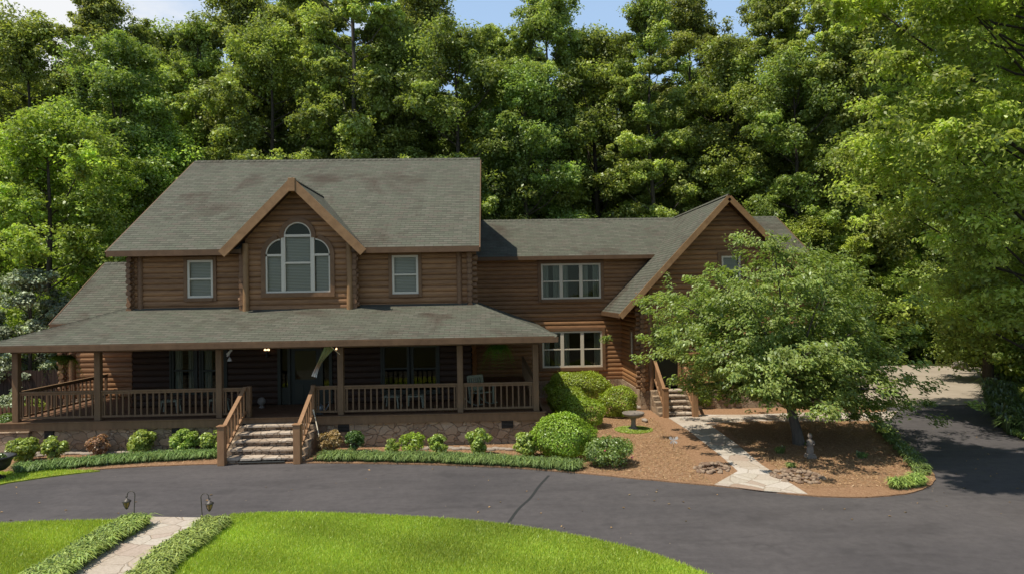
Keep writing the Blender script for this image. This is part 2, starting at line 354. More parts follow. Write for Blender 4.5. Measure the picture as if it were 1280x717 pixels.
nt.links.new(sz.outputs[2], zr_.inputs[0]); nt.links.new(zr_.outputs[0], hzm.inputs[0])
nt.links.new(sky.outputs[0], hzm.inputs[6]); nt.links.new(cr.outputs[0], mx.inputs[0]); nt.links.new(hzm.outputs[2], mx.inputs[6])
bg = nt.nodes.new('ShaderNodeBackground'); bg.inputs[1].default_value = .108
nt.links.new(mx.outputs[2], bg.inputs[0]); wo = nt.nodes.new('ShaderNodeOutputWorld'); nt.links.new(bg.outputs[0], wo.inputs[0])
sl = bpy.data.lights.new('sun', 'SUN'); sl.energy = 5.0; sl.angle = R(.5); sl.color = (1, .95, .85)
so = bpy.data.objects.new('sun', sl); COL.objects.link(so); so.location = (-20, -10, 50); so.rotation_euler = sund.to_track_quat('-Z', 'Y').to_euler()
scene.view_settings.view_transform = 'Standard'; scene.view_settings.look = 'None'; scene.view_settings.exposure = 0
scene.render.resolution_x = 1024; scene.render.resolution_y = 573
scene.cycles.max_bounces = 8; scene.cycles.transparent_max_bounces = 12
# ------------------------------------------------------------------ ground sheets
def spline(pts, n=6, closed=False):
    out = []; k = len(pts)
    for i in range(k if closed else k-1):
        g = lambda j: Vector(pts[j % k]) if closed else Vector(pts[max(0, min(k-1, j))])
        a, b, c, d = g(i-1), g(i), g(i+1), g(i+2)
        for q in range(n):
            t = q/n; out.append(.5*((2*b)+(c-a)*t+(2*a-5*b+4*c-d)*t*t+(3*b-a-3*c+d)*t**3))
    if not closed: out.append(Vector(pts[-1]))
    return out
def sheet(name, pts, z, mat, skirt=0, jit=0):
    mb = MB(); pp = [Vector((p[0]+random.uniform(-jit, jit), p[1]+random.uniform(-jit, jit), z)) for p in pts]
    ar = sum(pp[i].x*pp[(i+1) % len(pp)].y-pp[(i+1) % len(pp)].x*pp[i].y for i in range(len(pp)))
    if ar < 0: pp.reverse()
    mb.face(pp)
    if skirt:
        for i in range(len(pp)):
            a, b = pp[i], pp[(i+1) % len(pp)]; mb.face([a, a-Vector((0,0,skirt)), b-Vector((0,0,skirt)), b][::1])
    o = mb.build(name, mat); o['kind'] = 'structure'; return o
def GL(pts): return [G(*p) for p in pts]
# terrain: flat round the house, rising into the wood behind
mb = MB(); xs = [-300, -150, -90] + list(range(-70, 71, 7)) + [90, 150, 300]; ys = [-60, -20, 0, 20, 35, 42, 50, 58, 66, 75, 90, 120, 200, 400]
def hz(x, y):
    h = max(0, y-52)*.14; h = min(h, 9); return h + (math.sin(x*.23)*math.cos(y*.31)*.35 if y > 45 else 0) - (0 if y > 45 else 0)
vs = [(x, y, hz(x, y)) for y in ys for x in xs]; nx = len(xs)
mb.faces(vs, [(j*nx+i, j*nx+i+1, (j+1)*nx+i+1, (j+1)*nx+i) for j in range(len(ys)-1) for i in range(nx-1)], 0, True)
mb.build('ground', M['litter'])['kind'] = 'structure'
bed_edge = [(-160, 640), (-60, 614), (0, 603), (60, 594), (150, 585), (275, 580), (395, 579), (500, 580), (620, 584), (720, 591), (800, 599), (900, 608), (1000, 619), (1070, 622), (1130, 618), (1160, 609), (1169, 597), (1156, 578), (1132, 552), (1113, 536), (1104, 524), (1108, 512)]
bedc = spline(GL(bed_edge))
sheet('driveway', [(-40, 3), (30, 3), (32, 22)] + [tuple(G(*p))[:2] for p in [(1285, 548), (1252, 527), (1232, 506), (1105, 507)]] + [(8, 27), (-15, 27), (-40, 19)], .004, M['asphalt'])
sheet('garden_bed', [tuple(p) for p in bedc] + [(12.9, 29), (-16, 29), (-30, 20)], .030, M['mulch'], .03, .015)
sheet('parking_pad', [G(1070, 507.5), G(1234, 505.5), G(1228, 482), (24.5, 33, 0), (27, 36.5, 0), (24, 38.5, 0), (16, 38, 0), (12.5, 36, 0), (12.5, 26, 0)], .010, M['concrete'])
lawn_edge = [(290, 645), (330, 643), (400, 643), (500, 647), (600, 654), (680, 665), (750, 678), (810, 693), (875, 717), (950, 752), (1010, 800)]
lawnc = spline(GL(lawn_edge))
pl = [G(202, 720), G(292, 642)]
lawn_r = [tuple(p) for p in lawnc] + [tuple(G(1050, 860)), tuple(G(60, 860))]
sheet('lawn', lawn_r, .03, M['lawn'], .03, .025)
lawnl = spline(GL([(-200, 667), (-60, 660), (0, 656), (80, 653), (150, 652)]))
lawn_l = [tuple(p) for p in lawnl] + [tuple(G(182, 650)), tuple(G(-120, 860)), tuple(G(-500, 860))]
sheet('lawn', lawn_l, .03, M['lawn'], .03, .025)
sheet('stone_path', [G(183, 646), G(215, 646.5), G(246, 647), G(288, 646), G(130, 760), G(-120, 860), G(-250, 860), G(60, 740)], .018, M['flag'])
# verges
verge = spline(GL([(-60, 622), (0, 606), (30, 601), (60, 596.5), (100, 591.5), (125, 589)]), 4)
sheet('verge', [tuple(p) for p in verge] + [tuple(G(70, 588)), tuple(G(30, 590)), tuple(G(-60, 592))], .034, M['lawn'], .03)
# walk to the side steps
wk = [(833, 521), (868, 519), (935, 521), (1010, 519), (1075, 521), (1118, 517), (1112, 528), (1060, 531), (1000, 530), (950, 529), (905, 530), (893, 533), (930, 562), (965, 590), (1008, 618), (955, 616), (895, 607), (925, 588), (905, 568)]
sheet('flagstone_walk', [G(833, 521), G(868, 519), G(935, 519), G(1010, 516), G(1075, 517), G(1122, 514), G(1112, 526), G(1060, 527), G(1000, 527), G(950, 527), G(905, 529), G(889, 533), G(920, 555), G(952, 582), G(1010, 619), G(955, 615), G(893, 607), G(922, 590), G(900, 570), G(862, 540)], .040, M['flag'], .01, .01)
# tar seam across the drive
mb = MB(); sp = spline([G(633, 657), G(648, 636), G(663, 622), G(674, 607), G(686, 594)], 5)
for a, b in zip(sp[:-1], sp[1:]):
    n_ = (b-a).cross(Vector((0, 0, 1))).normalized()*.030; zz = Vector((0, 0, .008)); mb.face([a+n_+zz, b+n_+zz, b-n_+zz, a-n_+zz])
tag(mb.build('tar_seam', M['mat']), kind='structure')
# right verge
sheet('verge', [G(1300, 552), G(1262, 533), G(1238, 510), G(1232, 480), (26, 33, 0), (40, 30, 0), (40, 18, 0)], .02, M['lawn'], .02)
# ------------------------------------------------------------------ foliage tools
rng = np.random.default_rng(5)
def unit(a): return a/np.maximum(np.linalg.norm(a, axis=1, keepdims=True), 1e-6)
def rand_dirs(n): return unit(rng.normal(size=(n, 3)))
def leaves(C, N, L, W, tang=None, fold=.12):
    n = len(C); N = unit(N); t = np.cross(N, rand_dirs(n)) if tang is None else tang - N*np.sum(tang*N, axis=1, keepdims=True)
    t = unit(t); b = np.cross(N, t); L = L.reshape(-1, 1); W = W.reshape(-1, 1)
    V = np.empty((n, 4, 3), np.float32)
    V[:, 0] = C - t*L*.5; V[:, 1] = C + b*W*.5 + N*L*fold; V[:, 2] = C + t*L*.5 - N*L*.1; V[:, 3] = C - b*W*.5 + N*L*fold
    return V
def tints(n, base=1.0, var=.3, warm=.10):
    v = base*(1+rng.uniform(-var, var, n)); h = rng.uniform(-warm, warm*.7, n)
    return np.stack([v*(1+h), v, v*(1-h)], 1)
def clump(c, r, n, size, sq=.6, up_=.5, asp=.6, base=1.0, shell=.55):
    d = rand_dirs(n); d[:, 2] = np.where(rng.random(n) < .3, np.abs(d[:, 2]), d[:, 2])
    rad = r*(shell+(1-shell)*rng.random(n)**.7); C = np.array(c)+d*rad[:, None]*np.array([1, 1, sq])
    N = d*.6+np.array([0, 0, up_])+rng.normal(size=(n, 3))*.45
    L = size*rng.uniform(.65, 1.3, n)
    return leaves(C, N, L, L*asp), tints(n, base)
def tree_meshes(name, H, base, Rad, nlobe, leaf, nsub=9, nleaf=260, mat='leaf_forest', col=(1, 1, 1), bark='bark', peak=.45, lobe_r=(.25, .44), trunk_r=.22, sub_sq=.72, skew=(0, 0), limb=.36, asp=.62):
    Vs = []; Ts = []; mbk = MB()
    lean = rng.uniform(-.4, .4, 2)
    def axis(z): return np.array([lean[0]*z/H+math.sin(z*.5)*.1, lean[1]*z/H+math.cos(z*.45)*.1, z])
    tz = np.linspace(0, H*.84, 9)
    mbk.tube([axis(z) if z > 0 else (0, 0, -.2) for z in tz], [trunk_r*(1.25 if i == 0 else 1)*(1-.88*z/(H*.86))+.012 for i, z in enumerate(tz)], 8)
    for k in range(nlobe):
        t = ((k+.5)/nlobe)**.92*.95+rng.uniform(-.05, .05); t = min(max(t, .02), .92); z = base+(H-base)*t
        env = Rad*math.sqrt(max(.05, 1-((t-peak)/(1-peak))**2)) if t > peak else Rad*(.62+.38*t/peak)
        env *= rng.uniform(.78, 1.12); lr = Rad*rng.uniform(*lobe_r)*(1.1-.35*t)
        a = k*2.39996+rng.uniform(-.6, .6); rr = max(0, env-lr*.55)*math.sqrt(rng.uniform(.25, 1))
        ax = axis(min(z, H*.92)); ax[2] = z-lr*.35; ax[:2] += np.array(skew)*t**.8; c = ax+np.array([math.cos(a)*rr, math.sin(a)*rr, 0])
        zb = max(base*.6, z-rr*.75-.4); p0 = axis(min(zb, H*.80))
        mid = (p0+c)/2+np.array([0, 0, -.12*rr])
        mbk.tube([p0, mid, c], [max(.025, trunk_r*limb*(1-zb/H)), .02+.006*rr, .010], 5, cap=False)
        lb = rng.uniform(.78, 1.2)
        if t > .8: rr *= .55; c = ax+np.array([math.cos(a)*rr, math.sin(a)*rr, 0]); lr *= 1.4
        for s in range(nsub):
            d = rand_dirs(1)[0]; d[2] = d[2]*.85+.12
            cs = c+d*lr*np.array([1, 1, .8])*rng.uniform(.3, 1.12); rs = lr*rng.uniform(.22, .58)
            V, T = clump(cs, rs, int(nleaf*rng.uniform(.5, 1.5)), leaf, sub_sq, .5, asp, lb*rng.uniform(.6, 1.4), .1)
            Vs.append(V); Ts.append(T)
    V = np.concatenate(Vs); T = np.concatenate(Ts)*np.array(col)
    return V, T, mbk
class Proto:
    def __init__(s, name, **kw):
        mat = kw.get('mat', 'leaf_forest'); bark = kw.get('bark', 'bark')
        V, T, mbk = tree_meshes(name, **kw)
        s.root = empty(name, (0, 0, -500)); s.name = name; s.used = False
        s.t = mbk.build('trunk', M[bark], s.root); s.c = npmesh('crown', V, 4, M[mat], s.root, T)
    def place(s, x, y, sc, label, cat='tree', group=None, rz=None, sz=1.0, z=None):
        if not s.used: r, kids = s.root, None; s.used = True
        else:
            r = s.root.copy(); COL.objects.link(r)
            for k in list(s.root.children):
                c = k.copy(); COL.objects.link(c); c.parent = r
        if 'group' in r: del r['group']
        r.location = (x, y, hz(x, y) if z is None else z); r.scale = (sc, sc, sc*sz); r.rotation_euler.z = random.uniform(0, 6.28) if rz is None else rz
        return tag(r, label, cat, group)
    def drop(s):
        if not s.used:
            for k in list(s.root.children): bpy.data.objects.remove(k)
            bpy.data.objects.remove(s.root)
# ------------------------------------------------------------------ the house
XL, XR, YF, YB = -11.6, -.66, 22.5, 34.5; FLOOR = .95
HO = Vector((-5, 24, 0))
H = empty('log_house', HO, 'two storey brown log house with grey green shingle roofs and a wraparound front porch', 'house')
def hp(mb, name, mats, bevel=0, parent=None): return mb.build(name, mats, parent or H, HO, bevel)
def log_wall(name, p0, p1, z0, z1, openings=(), lim=None, pitch=.18, bulge=.045, mat='log'):
    mb = MB(); p0 = Vector((*p0, 0)); p1 = Vector((*p1, 0)); u = (p1-p0); L = u.length; u.normalize(); n = Vector((u.y, -u.x, 0))
    k = 0; z = z0; S = 5
    while z < z1-1e-4:
        for i in range(S):
            a0 = -math.pi/2+math.pi*i/S; a1 = a0+math.pi/S
            za = z+pitch/2+pitch/2*math.sin(a0); zb = z+pitch/2+pitch/2*math.sin(a1); da, db = bulge*math.cos(a0), bulge*math.cos(a1)
            if za >= z1: break
            zb = min(zb, z1); zm = (za+zb)/2
            segs = [(0, L)] if lim is None else [(max(0, lim(zm)[0]), min(L, lim(zm)[1]))]
            for o in openings:
                r = o(zm) if callable(o) else ((o[0], o[1]) if o[2] < zm < o[3] else None)
                if r is None: continue
                ns = []
                for a, b in segs:
                    if r[1] <= a or r[0] >= b: ns.append((a, b)); continue
                    if r[0] > a: ns.append((a, r[0]))
                    if r[1] < b: ns.append((r[1], b))
                segs = ns
            for a, b in segs:
                if b-a < .01: continue
                A = p0+u*a; B = p0+u*b
                mb.face([A+n*da+Vector((0,0,za)), B+n*da+Vector((0,0,za)), B+n*db+Vector((0,0,zb)), A+n*db+Vector((0,0,zb))], 0, None, False)
        z += pitch; k += 1
    return hp(mb, name, M[mat])
def slab(mb, pts, th=.13, udir=None, mtop=0, mbot=1):
    P3 = [Vector(p) for p in pts]; nn = (P3[1]-P3[0]).cross(P3[2]-P3[0]).normalized()
    if nn.z < 0: P3.reverse(); nn = -nn
    h = Vector((0, 0, 1)).cross(nn).normalized(); s = nn.cross(h)
    if s.z < 0: s = -s
    mb.face(P3, mtop, [(p.dot(h), p.dot(s)) for p in P3])
    lo = [p-Vector((0, 0, th)) for p in P3]; mb.face(lo[::-1], mbot)
    for i in range(len(P3)):
        j = (i+1) % len(P3); mb.face([P3[i], lo[i], lo[j], P3[j]], mbot)
ROOF = [M['shingle'], M['eave']]
def fascia(pts, w=.045, h=.17, drop=.1, name='fascia', mat='eave'):
    mb = MB()
    for a, b in zip(pts[:-1], pts[1:]): mb.beam(Vector(a)-Vector((0,0,drop)), Vector(b)-Vector((0,0,drop)), w, h)
    return hp(mb, name, M[mat])
def ridge_cap(a, b, w=.13):
    mb = MB(); a = Vector(a); b = Vector(b); d = (b-a).normalized(); r = d.cross(Vector((0,0,1))).normalized()
    up_ = Vector((0, 0, .035)); n = max(2, int((b-a).length/.25))
    for i in range(n):
        p = a+(b-a)*(i/n); q = a+(b-a)*((i+1)/n); tilt = Vector((0,0,.014))
        mb.face([p+up_, q+up_+tilt, q+r*w-Vector((0,0,w*.55))+tilt, p+r*w-Vector((0,0,w*.55))], 0, [(0,0),(.25,0),(.25,.14),(0,.14)])
        mb.face([p-r*w-Vector((0,0,w*.55)), q-r*w-Vector((0,0,w*.55))+tilt, q+up_+tilt, p+up_], 0, [(0,.14),(.25,.14),(.25,0),(0,0)])
    return hp(mb, 'ridge_cap', M['shingle'])
# --- windows: local x right, -y out of the wall, z up from the sill
def window(x0, x1, z0, z1, Y, lites=1, trim='casing', frame='cream', cas=.13, drape=None, rz=0, pos=None, rail=True, name='window'):
    w = x1-x0; h = z1-z0; loc = Vector(((x0+x1)/2, Y, z0)) if pos is None else Vector(pos)
    c = MB(); o = -.085
    c.box((-w/2-cas, o, -cas), (-w/2, .06, h+cas)); c.box((w/2, o, -cas), (w/2+cas, .06, h+cas))
    c.box((-w/2, o-.004, h), (w/2, .06, h+cas)); c.box((-w/2-.0, o-.03, -cas), (w/2, .06, 0))
    win = c.build(name, M[trim], H, (0,0,0), .006); win.location = loc-HO; win.rotation_euler.z = rz
    f = MB(); ft = .072; o2 = -.055
    lw = w/lites
    for i in range(lites):
        a = -w/2+i*lw; b = a+lw
        f.box((a, o2, 0), (a+ft, .04, h)); f.box((b-ft, o2, 0), (b, .04, h)); f.box((a+ft, o2-.004, 0), (b-ft, .04, ft)); f.box((a+ft, o2-.004, h-ft), (b-ft, .04, h))
        if rail: f.box((a+ft, o2+.008, h*.5-.025), (b-ft, .04, h*.5+.025))
    f.build('sash', M[frame], win)
    g = MB(); g.face([(-w/2+.02, -.005, .02), (w/2-.02, -.005, .02), (w/2-.02, -.005, h-.02), (-w/2+.02, -.005, h-.02)]); g.build('pane', M['glass'], win)
    if drape:
        dl = []
        for i in range(lites):
            a = -w/2+i*lw+.03; b = a+lw-.06; k = drape if isinstance(drape, str) else drape[i]
            d = MB(); nm = 'curtain'; dl.append([d, nm])
            if k == 'blind': d.face([(a, .09, .02), (b, .09, .02), (b, .09, h-.02), (a, .09, h-.02)]); dl[-1][1] = 'blind'
            if k == 'half': d.face([(a, .09, h*.5), (b, .09, h*.5), (b, .09, h-.02), (a, .09, h-.02)]); dl[-1][1] = 'blind'
            if k in ('left', 'both'): wavy(d, a, a+lw*.34, h)
            if k in ('right', 'both'): d = MB(); dl.append([d, 'curtain']); wavy(d, b-lw*.34, b, h)
        for d, nm in dl:
            if d.v: d.build(nm, M['blind'] if nm == 'blind' else M['curtain'], win)
    return win
def wavy(d, a, b, h):
    n = 14
    for i in range(n):
        s = a+(b-a)*i/n; e = a+(b-a)*(i+1)/n; f0 = .10+.03*math.sin(i*1.6); f1 = .10+.03*math.sin((i+1)*1.6)
        d.face([(s, f0, .02), (e, f1, .02), (e, f1, h-.02), (s, f0, h-.02)], 0, None, True)
def pxwin(p0, p1, Y):            # glazed frame read off the photo at the wall's depth
    a = P(p0[0], p0[1], Y); b = P(p1[0], p1[1], Y); return a.x, b.x, b.z, a.z
def room(x0, x1, z0, z1, Y, d=2.2):
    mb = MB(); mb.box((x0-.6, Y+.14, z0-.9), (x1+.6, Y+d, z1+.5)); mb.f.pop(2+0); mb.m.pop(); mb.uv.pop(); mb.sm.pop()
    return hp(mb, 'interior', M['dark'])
w1 = pxwin((234.7, 325.5), (267.5, 371.8), YF); w2 = pxwin((490, 319.5), (523.5, 366.8), YF)
pw1 = pxwin((215, 435), (246, 490), YF); pw2 = pxwin((252, 435), (283, 490), YF)
pw3 = pxwin((478, 431), (512, 489), YF); pw4 = pxwin((514, 431), (548, 489), YF)
door_x = (PX(347, YF), PX(415, YF)); dtop = 3.0
DX, DYF = -6.17, 22.2
def rel(wn, x0, pad=0): return (wn[0]-x0-pad, wn[1]-x0+pad, wn[2]-pad, wn[3]+pad)
# lower front wall, upper front wall left and right of the dormer
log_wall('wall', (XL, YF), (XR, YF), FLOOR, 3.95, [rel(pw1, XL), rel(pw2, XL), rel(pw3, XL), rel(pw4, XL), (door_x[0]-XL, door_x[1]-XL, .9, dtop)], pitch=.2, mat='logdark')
DL, DR = DX-1.68, DX+1.68
log_wall('wall', (XL, YF), (DL, YF), 4.0, 6.1, [rel(w1, XL)])
log_wall('wall', (DR, YF), (XR, YF), 4.0, 6.1, [rel(w2, DR)])
# side and rear walls
RB, EY, RY, EZ = 10.10, 21.95, 28.5, 5.97
slope = (RB-EZ)/(RY-EY)
zr = lambda y: RB-slope*abs(y-RY)-.14
def gl(z):
    if z <= zr(YF): return (0, YB-YF)
    q = (RB-.14-z)/slope; return (RY-q-YF, RY+q-YF)
log_wall('wall', (XR, YF), (XR, YB), 0, RB-.15, [], gl)
log_wall('wall', (XL, YB), (XL, YF), 0, RB-.15, [], lambda z: (YB-YF-gl(z)[1], YB-YF-gl(z)[0]))
mb = MB(); mb.face([(XR, YB, 0), (XL, YB, 0), (XL, YB, 6.2), (XR, YB, 6.2)]); hp(mb, 'wall', M['log'])
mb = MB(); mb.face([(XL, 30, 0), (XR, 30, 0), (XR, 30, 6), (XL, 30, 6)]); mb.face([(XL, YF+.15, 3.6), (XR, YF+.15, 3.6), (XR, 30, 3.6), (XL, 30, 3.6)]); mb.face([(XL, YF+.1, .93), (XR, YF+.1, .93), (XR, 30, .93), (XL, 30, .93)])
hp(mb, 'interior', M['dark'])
# main roof
RXL, RXR = -12.1, -.34
mb = MB()
yv = EY+(8.15-EZ)/slope-.35; zz_ = lambda y: EZ+slope*(y-EY)
slab(mb, [(RXL, EY, EZ), (DX-1.75, EY, EZ), (DX-1.75, EY+.35, zz_(EY+.35)), (DX, yv, zz_(yv)), (DX, RY, RB), (RXL, RY, RB)]); slab(mb, [(DX+1.75, EY, EZ), (RXR, EY, EZ), (RXR, RY, RB), (DX, RY, RB), (DX, yv, zz_(yv)), (DX+1.75, EY+.35, zz_(EY+.35))]); slab(mb, [(RXR, 2*RY-EY, EZ), (RXL, 2*RY-EY, EZ), (RXL, RY, RB), (RXR, RY, RB)])
hp(mb, 'roof', ROOF)
fascia([(RXL, EY-.024, EZ), (DX-2.1, EY-.024, EZ)]); fascia([(DX+2.1, EY-.024, EZ), (RXR, EY-.024, EZ)])
fascia([(RXR+.02, EY, EZ-.02), (RXR+.02, RY, RB-.02)], .045, .17); fascia([(RXL-.02, EY, EZ-.02), (RXL-.02, RY, RB-.02)], .045, .2)
ridge_cap((RXL, RY, RB), (RXR, RY, RB))
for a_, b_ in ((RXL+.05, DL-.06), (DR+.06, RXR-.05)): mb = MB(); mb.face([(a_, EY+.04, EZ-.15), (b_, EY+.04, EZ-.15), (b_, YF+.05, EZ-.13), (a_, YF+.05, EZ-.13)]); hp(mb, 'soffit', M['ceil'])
# dormer
DZ, DE, DRY = 8.15, 5.98, 21.6
def dop(z):
    if z < 4.52: return None
    x = z
    hw = 1.09 if z < 5.77 else (.5+math.sqrt(max(0, .59**2-(z-5.77)**2)) if z < 6.30 else (math.sqrt(max(0, .50**2-(z-6.39)**2)) if z > 6.39 else .5))
    return None if z > 6.87 else (1.68-hw, 1.68+hw)
log_wall('dormer_wall', (DL, DYF), (DR, DYF), 4.0, DZ-.2, [dop], lambda z: (max(0, 1.68-(DZ-.15-z)), min(3.36, 1.68+(DZ-.15-z))))
for s in (-1, 1):
    mb = MB(); x = DX+s*1.68; mb.face([(x, DYF, 4.0), (x, YF+.1, 4.0), (x, YF+.1, 6.3), (x, DYF, 6.3)]); hp(mb, 'dormer_wall', M['log'])
mb = MB(); yb = EY+(DZ-EZ)/slope+.15
for s in (-1, 1):
    ye = EY+(DE-EZ)/slope+.1
    slab(mb, [(DX, DRY, DZ), (DX, yb, DZ), (DX+s*2.17, max(ye, 22.2), DE), (DX+s*2.17, DRY, DE)], .10)
hp(mb, 'dormer_roof', ROOF)
ridge_cap((DX, DRY, DZ), (DX, yb, DZ), .10)
for s in (-1, 1):
    mb = MB(); mb.beam((DX+s*.02, DRY-.03, DZ-.16), (DX+s*2.2, DRY-.03, DE-.19), .07, .26, 0, (0, 0, 1)); hp(mb, 'bargeboard', M['trim'])
mb = MB(); mb.box((DX-.11, DRY-.09, DZ-.42), (DX+.11, DRY+.05, DZ+.0)); hp(mb, 'king_post', M['trim'], .01)
mb = MB()
for s in (-1, 1): mb.face([(DX, DRY, DZ-.14), (DX+s*2.1, DRY, DE-.12), (DX+s*2.1, DYF, DE-.12), (DX, DYF, DZ-.14)])
hp(mb, 'soffit', M['ceil'])
# corner logs: stacked ends of the crossing courses
def log_ends(x, y, z0, z1, dx=0, dy=-.24, pitch=.18, r=.085, both=True):
    mb = MB(); z = z0; k = 0
    while z < z1-.05:
        rr = r*random.uniform(.93, 1.05); ex = random.uniform(-.03, .03)
        mb.tube([(x, y+.1, z+pitch/2), (x, y+dy+ex, z+pitch/2)], rr, 10)
        if both:
            sx = 1 if dx > 0 else -1
            mb.tube([(x-sx*.1, y, z+pitch), (x+dx+ex, y, z+pitch)], rr, 10)
        z += pitch; k += 1
    return hp(mb, 'corner_logs', M['log2'])
log_ends(XL, YF, 4.0, 5.85, -.12); log_ends(XR, YF, 4.0, 5.85, .24)
for x in (DL+.03, DR-.03): mb = MB(); mb.tube([(x, DYF-.10, 3.95), (x+.01, DYF-.11, 5.0), (x, DYF-.10, 6.15)], [.105, .09, .10], 10); hp(mb, 'corner_post', M['trim'])
for x in (XL+.28, XR-.35): mb = MB(); mb.tube([(x, YF-.03, 4.0), (x, YF-.03, 5.9)], .09, 10); hp(mb, 'corner_post', M['log2'])
log_ends(DL-.10, DYF, 4.0, 6.0, -.1, -.12); log_ends(DR+.12, DYF, 4.0, 6.0, .12, -.12)
# windows of the main block
window(*w1, YF, 1, drape='blind', cas=.11); window(*w2, YF, 1, drape='blind', cas=.11)
for wn, dr in ((pw1, 'both'), (pw2, 'both'), (pw3, 'none'), (pw4, 'none')): window(*wn, YF, 1, 'green_trim', 'green_trim', .06, dr)
# arched window in the dormer
c = MB(); o = -.09; cz = 4.57; B = (0, o, 0)
def ring(mb, cx, cz_, r0, r1, a0, a1, y0, y1, n=14):
    vs = []
    for i in range(n+1):
        a = a0+(a1-a0)*i/n
        for r, y in ((r0, y0), (r1, y0), (r1, y1), (r0, y1)): vs.append((cx+r*math.cos(a), y, cz_+r*math.sin(a)))
    fs = []
    for i in range(n):
        for k in range(4): fs.append((4*i+k, 4*i+(k+1) % 4, 4*i+4+(k+1) % 4, 4*i+4+k))
    mb.faces(vs, fs)
zs, zc = 5.77-4.57, 6.39-4.57          # springing heights above the sill
for s in (-1, 1):
    c.box((s*1.03, o, 0), (s*1.17, .06, zs)); a0, a1 = (0, math.pi*.42) if s > 0 else (math.pi, math.pi*.58)
    ring(c, s*.5, zs, .53, .67, a0, a1, o, .06)
c.box((-1.17, o-.03, -.14), (1.17, .06, 0)); ring(c, 0, zc, .44, .58, -.12, math.pi+.12, o-.003, .06, 22)
aw = c.build('arched_window', M['casing'], H); aw.location = Vector((DX, DYF, 4.57))-HO
f = MB(); o2 = -.06
for s in (-1, 1):
    f.box((s*.44, o2-.01, 0), (s*.53, .04, zc+.02)); f.box((s*.98, o2, 0), (s*1.03, .04, zs)); f.box((s*.53, o2, zs-.035), (s*1.03, .04, zs+.035)); f.box((s*.53, o2, 0), (s*.98, .04, .05))
    a0, a1 = (0, math.pi*.46) if s > 0 else (math.pi, math.pi*.54); ring(f, s*.5, zs, .49, .53, a0, a1, o2, .04)
f.box((-.44, o2-.004, zc-.04), (.44, .04, zc+.04)); f.box((-.44, o2-.004, 0), (.44, .04, .055)); f.box((-.44, o2+.008, .92), (.44, .04, .98)); f.box((-.40, o2, .06), (-.44, .04, zc-.04)); f.box((.40, o2, .06), (.44, .04, zc-.04))
ring(f, 0, zc, .40, .44, 0, math.pi, o2, .04, 20)
f.build('sash', M['cream'], aw)
g = MB(); g.face([(-1.05, -.005, .02), (1.05, -.005, .02), (1.05, -.005, zs+.2), (.85, -.005, zs+.5), (.45, -.005, zs+.55), (.44, -.005, zc+.1), (.25, -.005, zc+.4), (-.25, -.005, zc+.4), (-.44, -.005, zc+.1), (-.45, -.005, zs+.55), (-.85, -.005, zs+.5), (-1.05, -.005, zs+.2)]); g.build('pane', M['glass'], aw)
for a, b, t in ((-1.0, -.55, zs-.03), (-.42, .42, zc-.04), (.55, 1.0, zs-.03)): d = MB(); d.face([(a, .09, .02), (b, .09, .02), (b, .09, t), (a, .09, t)]); d.build('blind', M['blind'], aw)
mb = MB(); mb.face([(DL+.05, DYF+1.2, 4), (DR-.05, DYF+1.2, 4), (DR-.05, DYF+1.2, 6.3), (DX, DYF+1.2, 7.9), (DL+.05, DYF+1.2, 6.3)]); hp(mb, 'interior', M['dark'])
# --- right wing
WY, GY = 29.0, 25.3; WE, WEY, WRY, WRZ = 5.98, 28.5, 31.8, 7.86
GX0, GX1, GA, GZ = 5.60, 12.05, 8.82, 7.93; GRY = 24.75; gs = 1.05; GE = 4.08
wu = pxwin((676, 330), (751, 372.5), WY); wl = pxwin((677.5, 414), (753, 457.8), WY); wg = pxwin((901, 320), (925.5, 355), GY)
GD0, GD1 = PX(815, GY), PX(846, GY)
log_wall('wall', (XR, WY), (GA, WY), .72, WE+.1, [rel(wu, XR), rel(wl, XR)])
gz = lambda z: (GA-GX0-(GZ-.15-z)/gs, GA-GX0+(GZ-.15-z)/gs)
log_wall('wall', (GX0, GY), (GX1, GY), .72, GZ-.2, [rel(wg, GX0), (GD0-GX0, GD1-GX0, .7, 3.0)], gz)
nw = (GX0, PX(776, 28), 0)
nY0, nY1 = 26.55, 26.95      # slit window in the return wall
log_wall('wall', (GX0, WY), (GX0, GY), .72, 4.32, [(WY-nY1, WY-nY0, PZ(783, 452, 26.7), PZ(783, 414, 26.7))])
log_wall('wall', (13.2, WY), (GX1, WY), .72, WE+.1); log_wall('wall', (GX1, GY), (GX1, 34.6), .72, 4.32)
mb = MB(); mb.face([(13.1, WY, 0), (13.1, 34.6, 0), (13.1, 34.6, 6), (13.1, WRY, 7.7), (13.1, WY, 6)]); mb.face([(13.1, 34.6, 0), (XR, 34.6, 0), (XR, 34.6, 6), (13.1, 34.6, 6)]); hp(mb, 'wall', M['log'])
log_wall('wall', (GA, WY), (13.1, WY), .72, WE+.1)
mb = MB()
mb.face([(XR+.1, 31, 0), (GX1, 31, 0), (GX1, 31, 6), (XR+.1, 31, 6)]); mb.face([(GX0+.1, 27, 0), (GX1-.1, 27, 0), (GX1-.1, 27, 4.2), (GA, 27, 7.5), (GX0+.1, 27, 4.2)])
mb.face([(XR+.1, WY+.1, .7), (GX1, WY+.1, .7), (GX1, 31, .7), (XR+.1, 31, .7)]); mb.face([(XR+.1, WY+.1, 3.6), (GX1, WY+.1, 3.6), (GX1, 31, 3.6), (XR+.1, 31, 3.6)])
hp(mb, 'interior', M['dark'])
mb = MB()
slab(mb, [(RXR-.3, WEY, WE), (GA-1.85, WEY, WE), (GA+.1, WRY, WRZ), (RXR-.3, WRY, WRZ)]); slab(mb, [(GA+1.85, WEY, WE), (13.55, WEY, WE), (13.55, WRY, WRZ), (GA-.1, WRY, WRZ)])
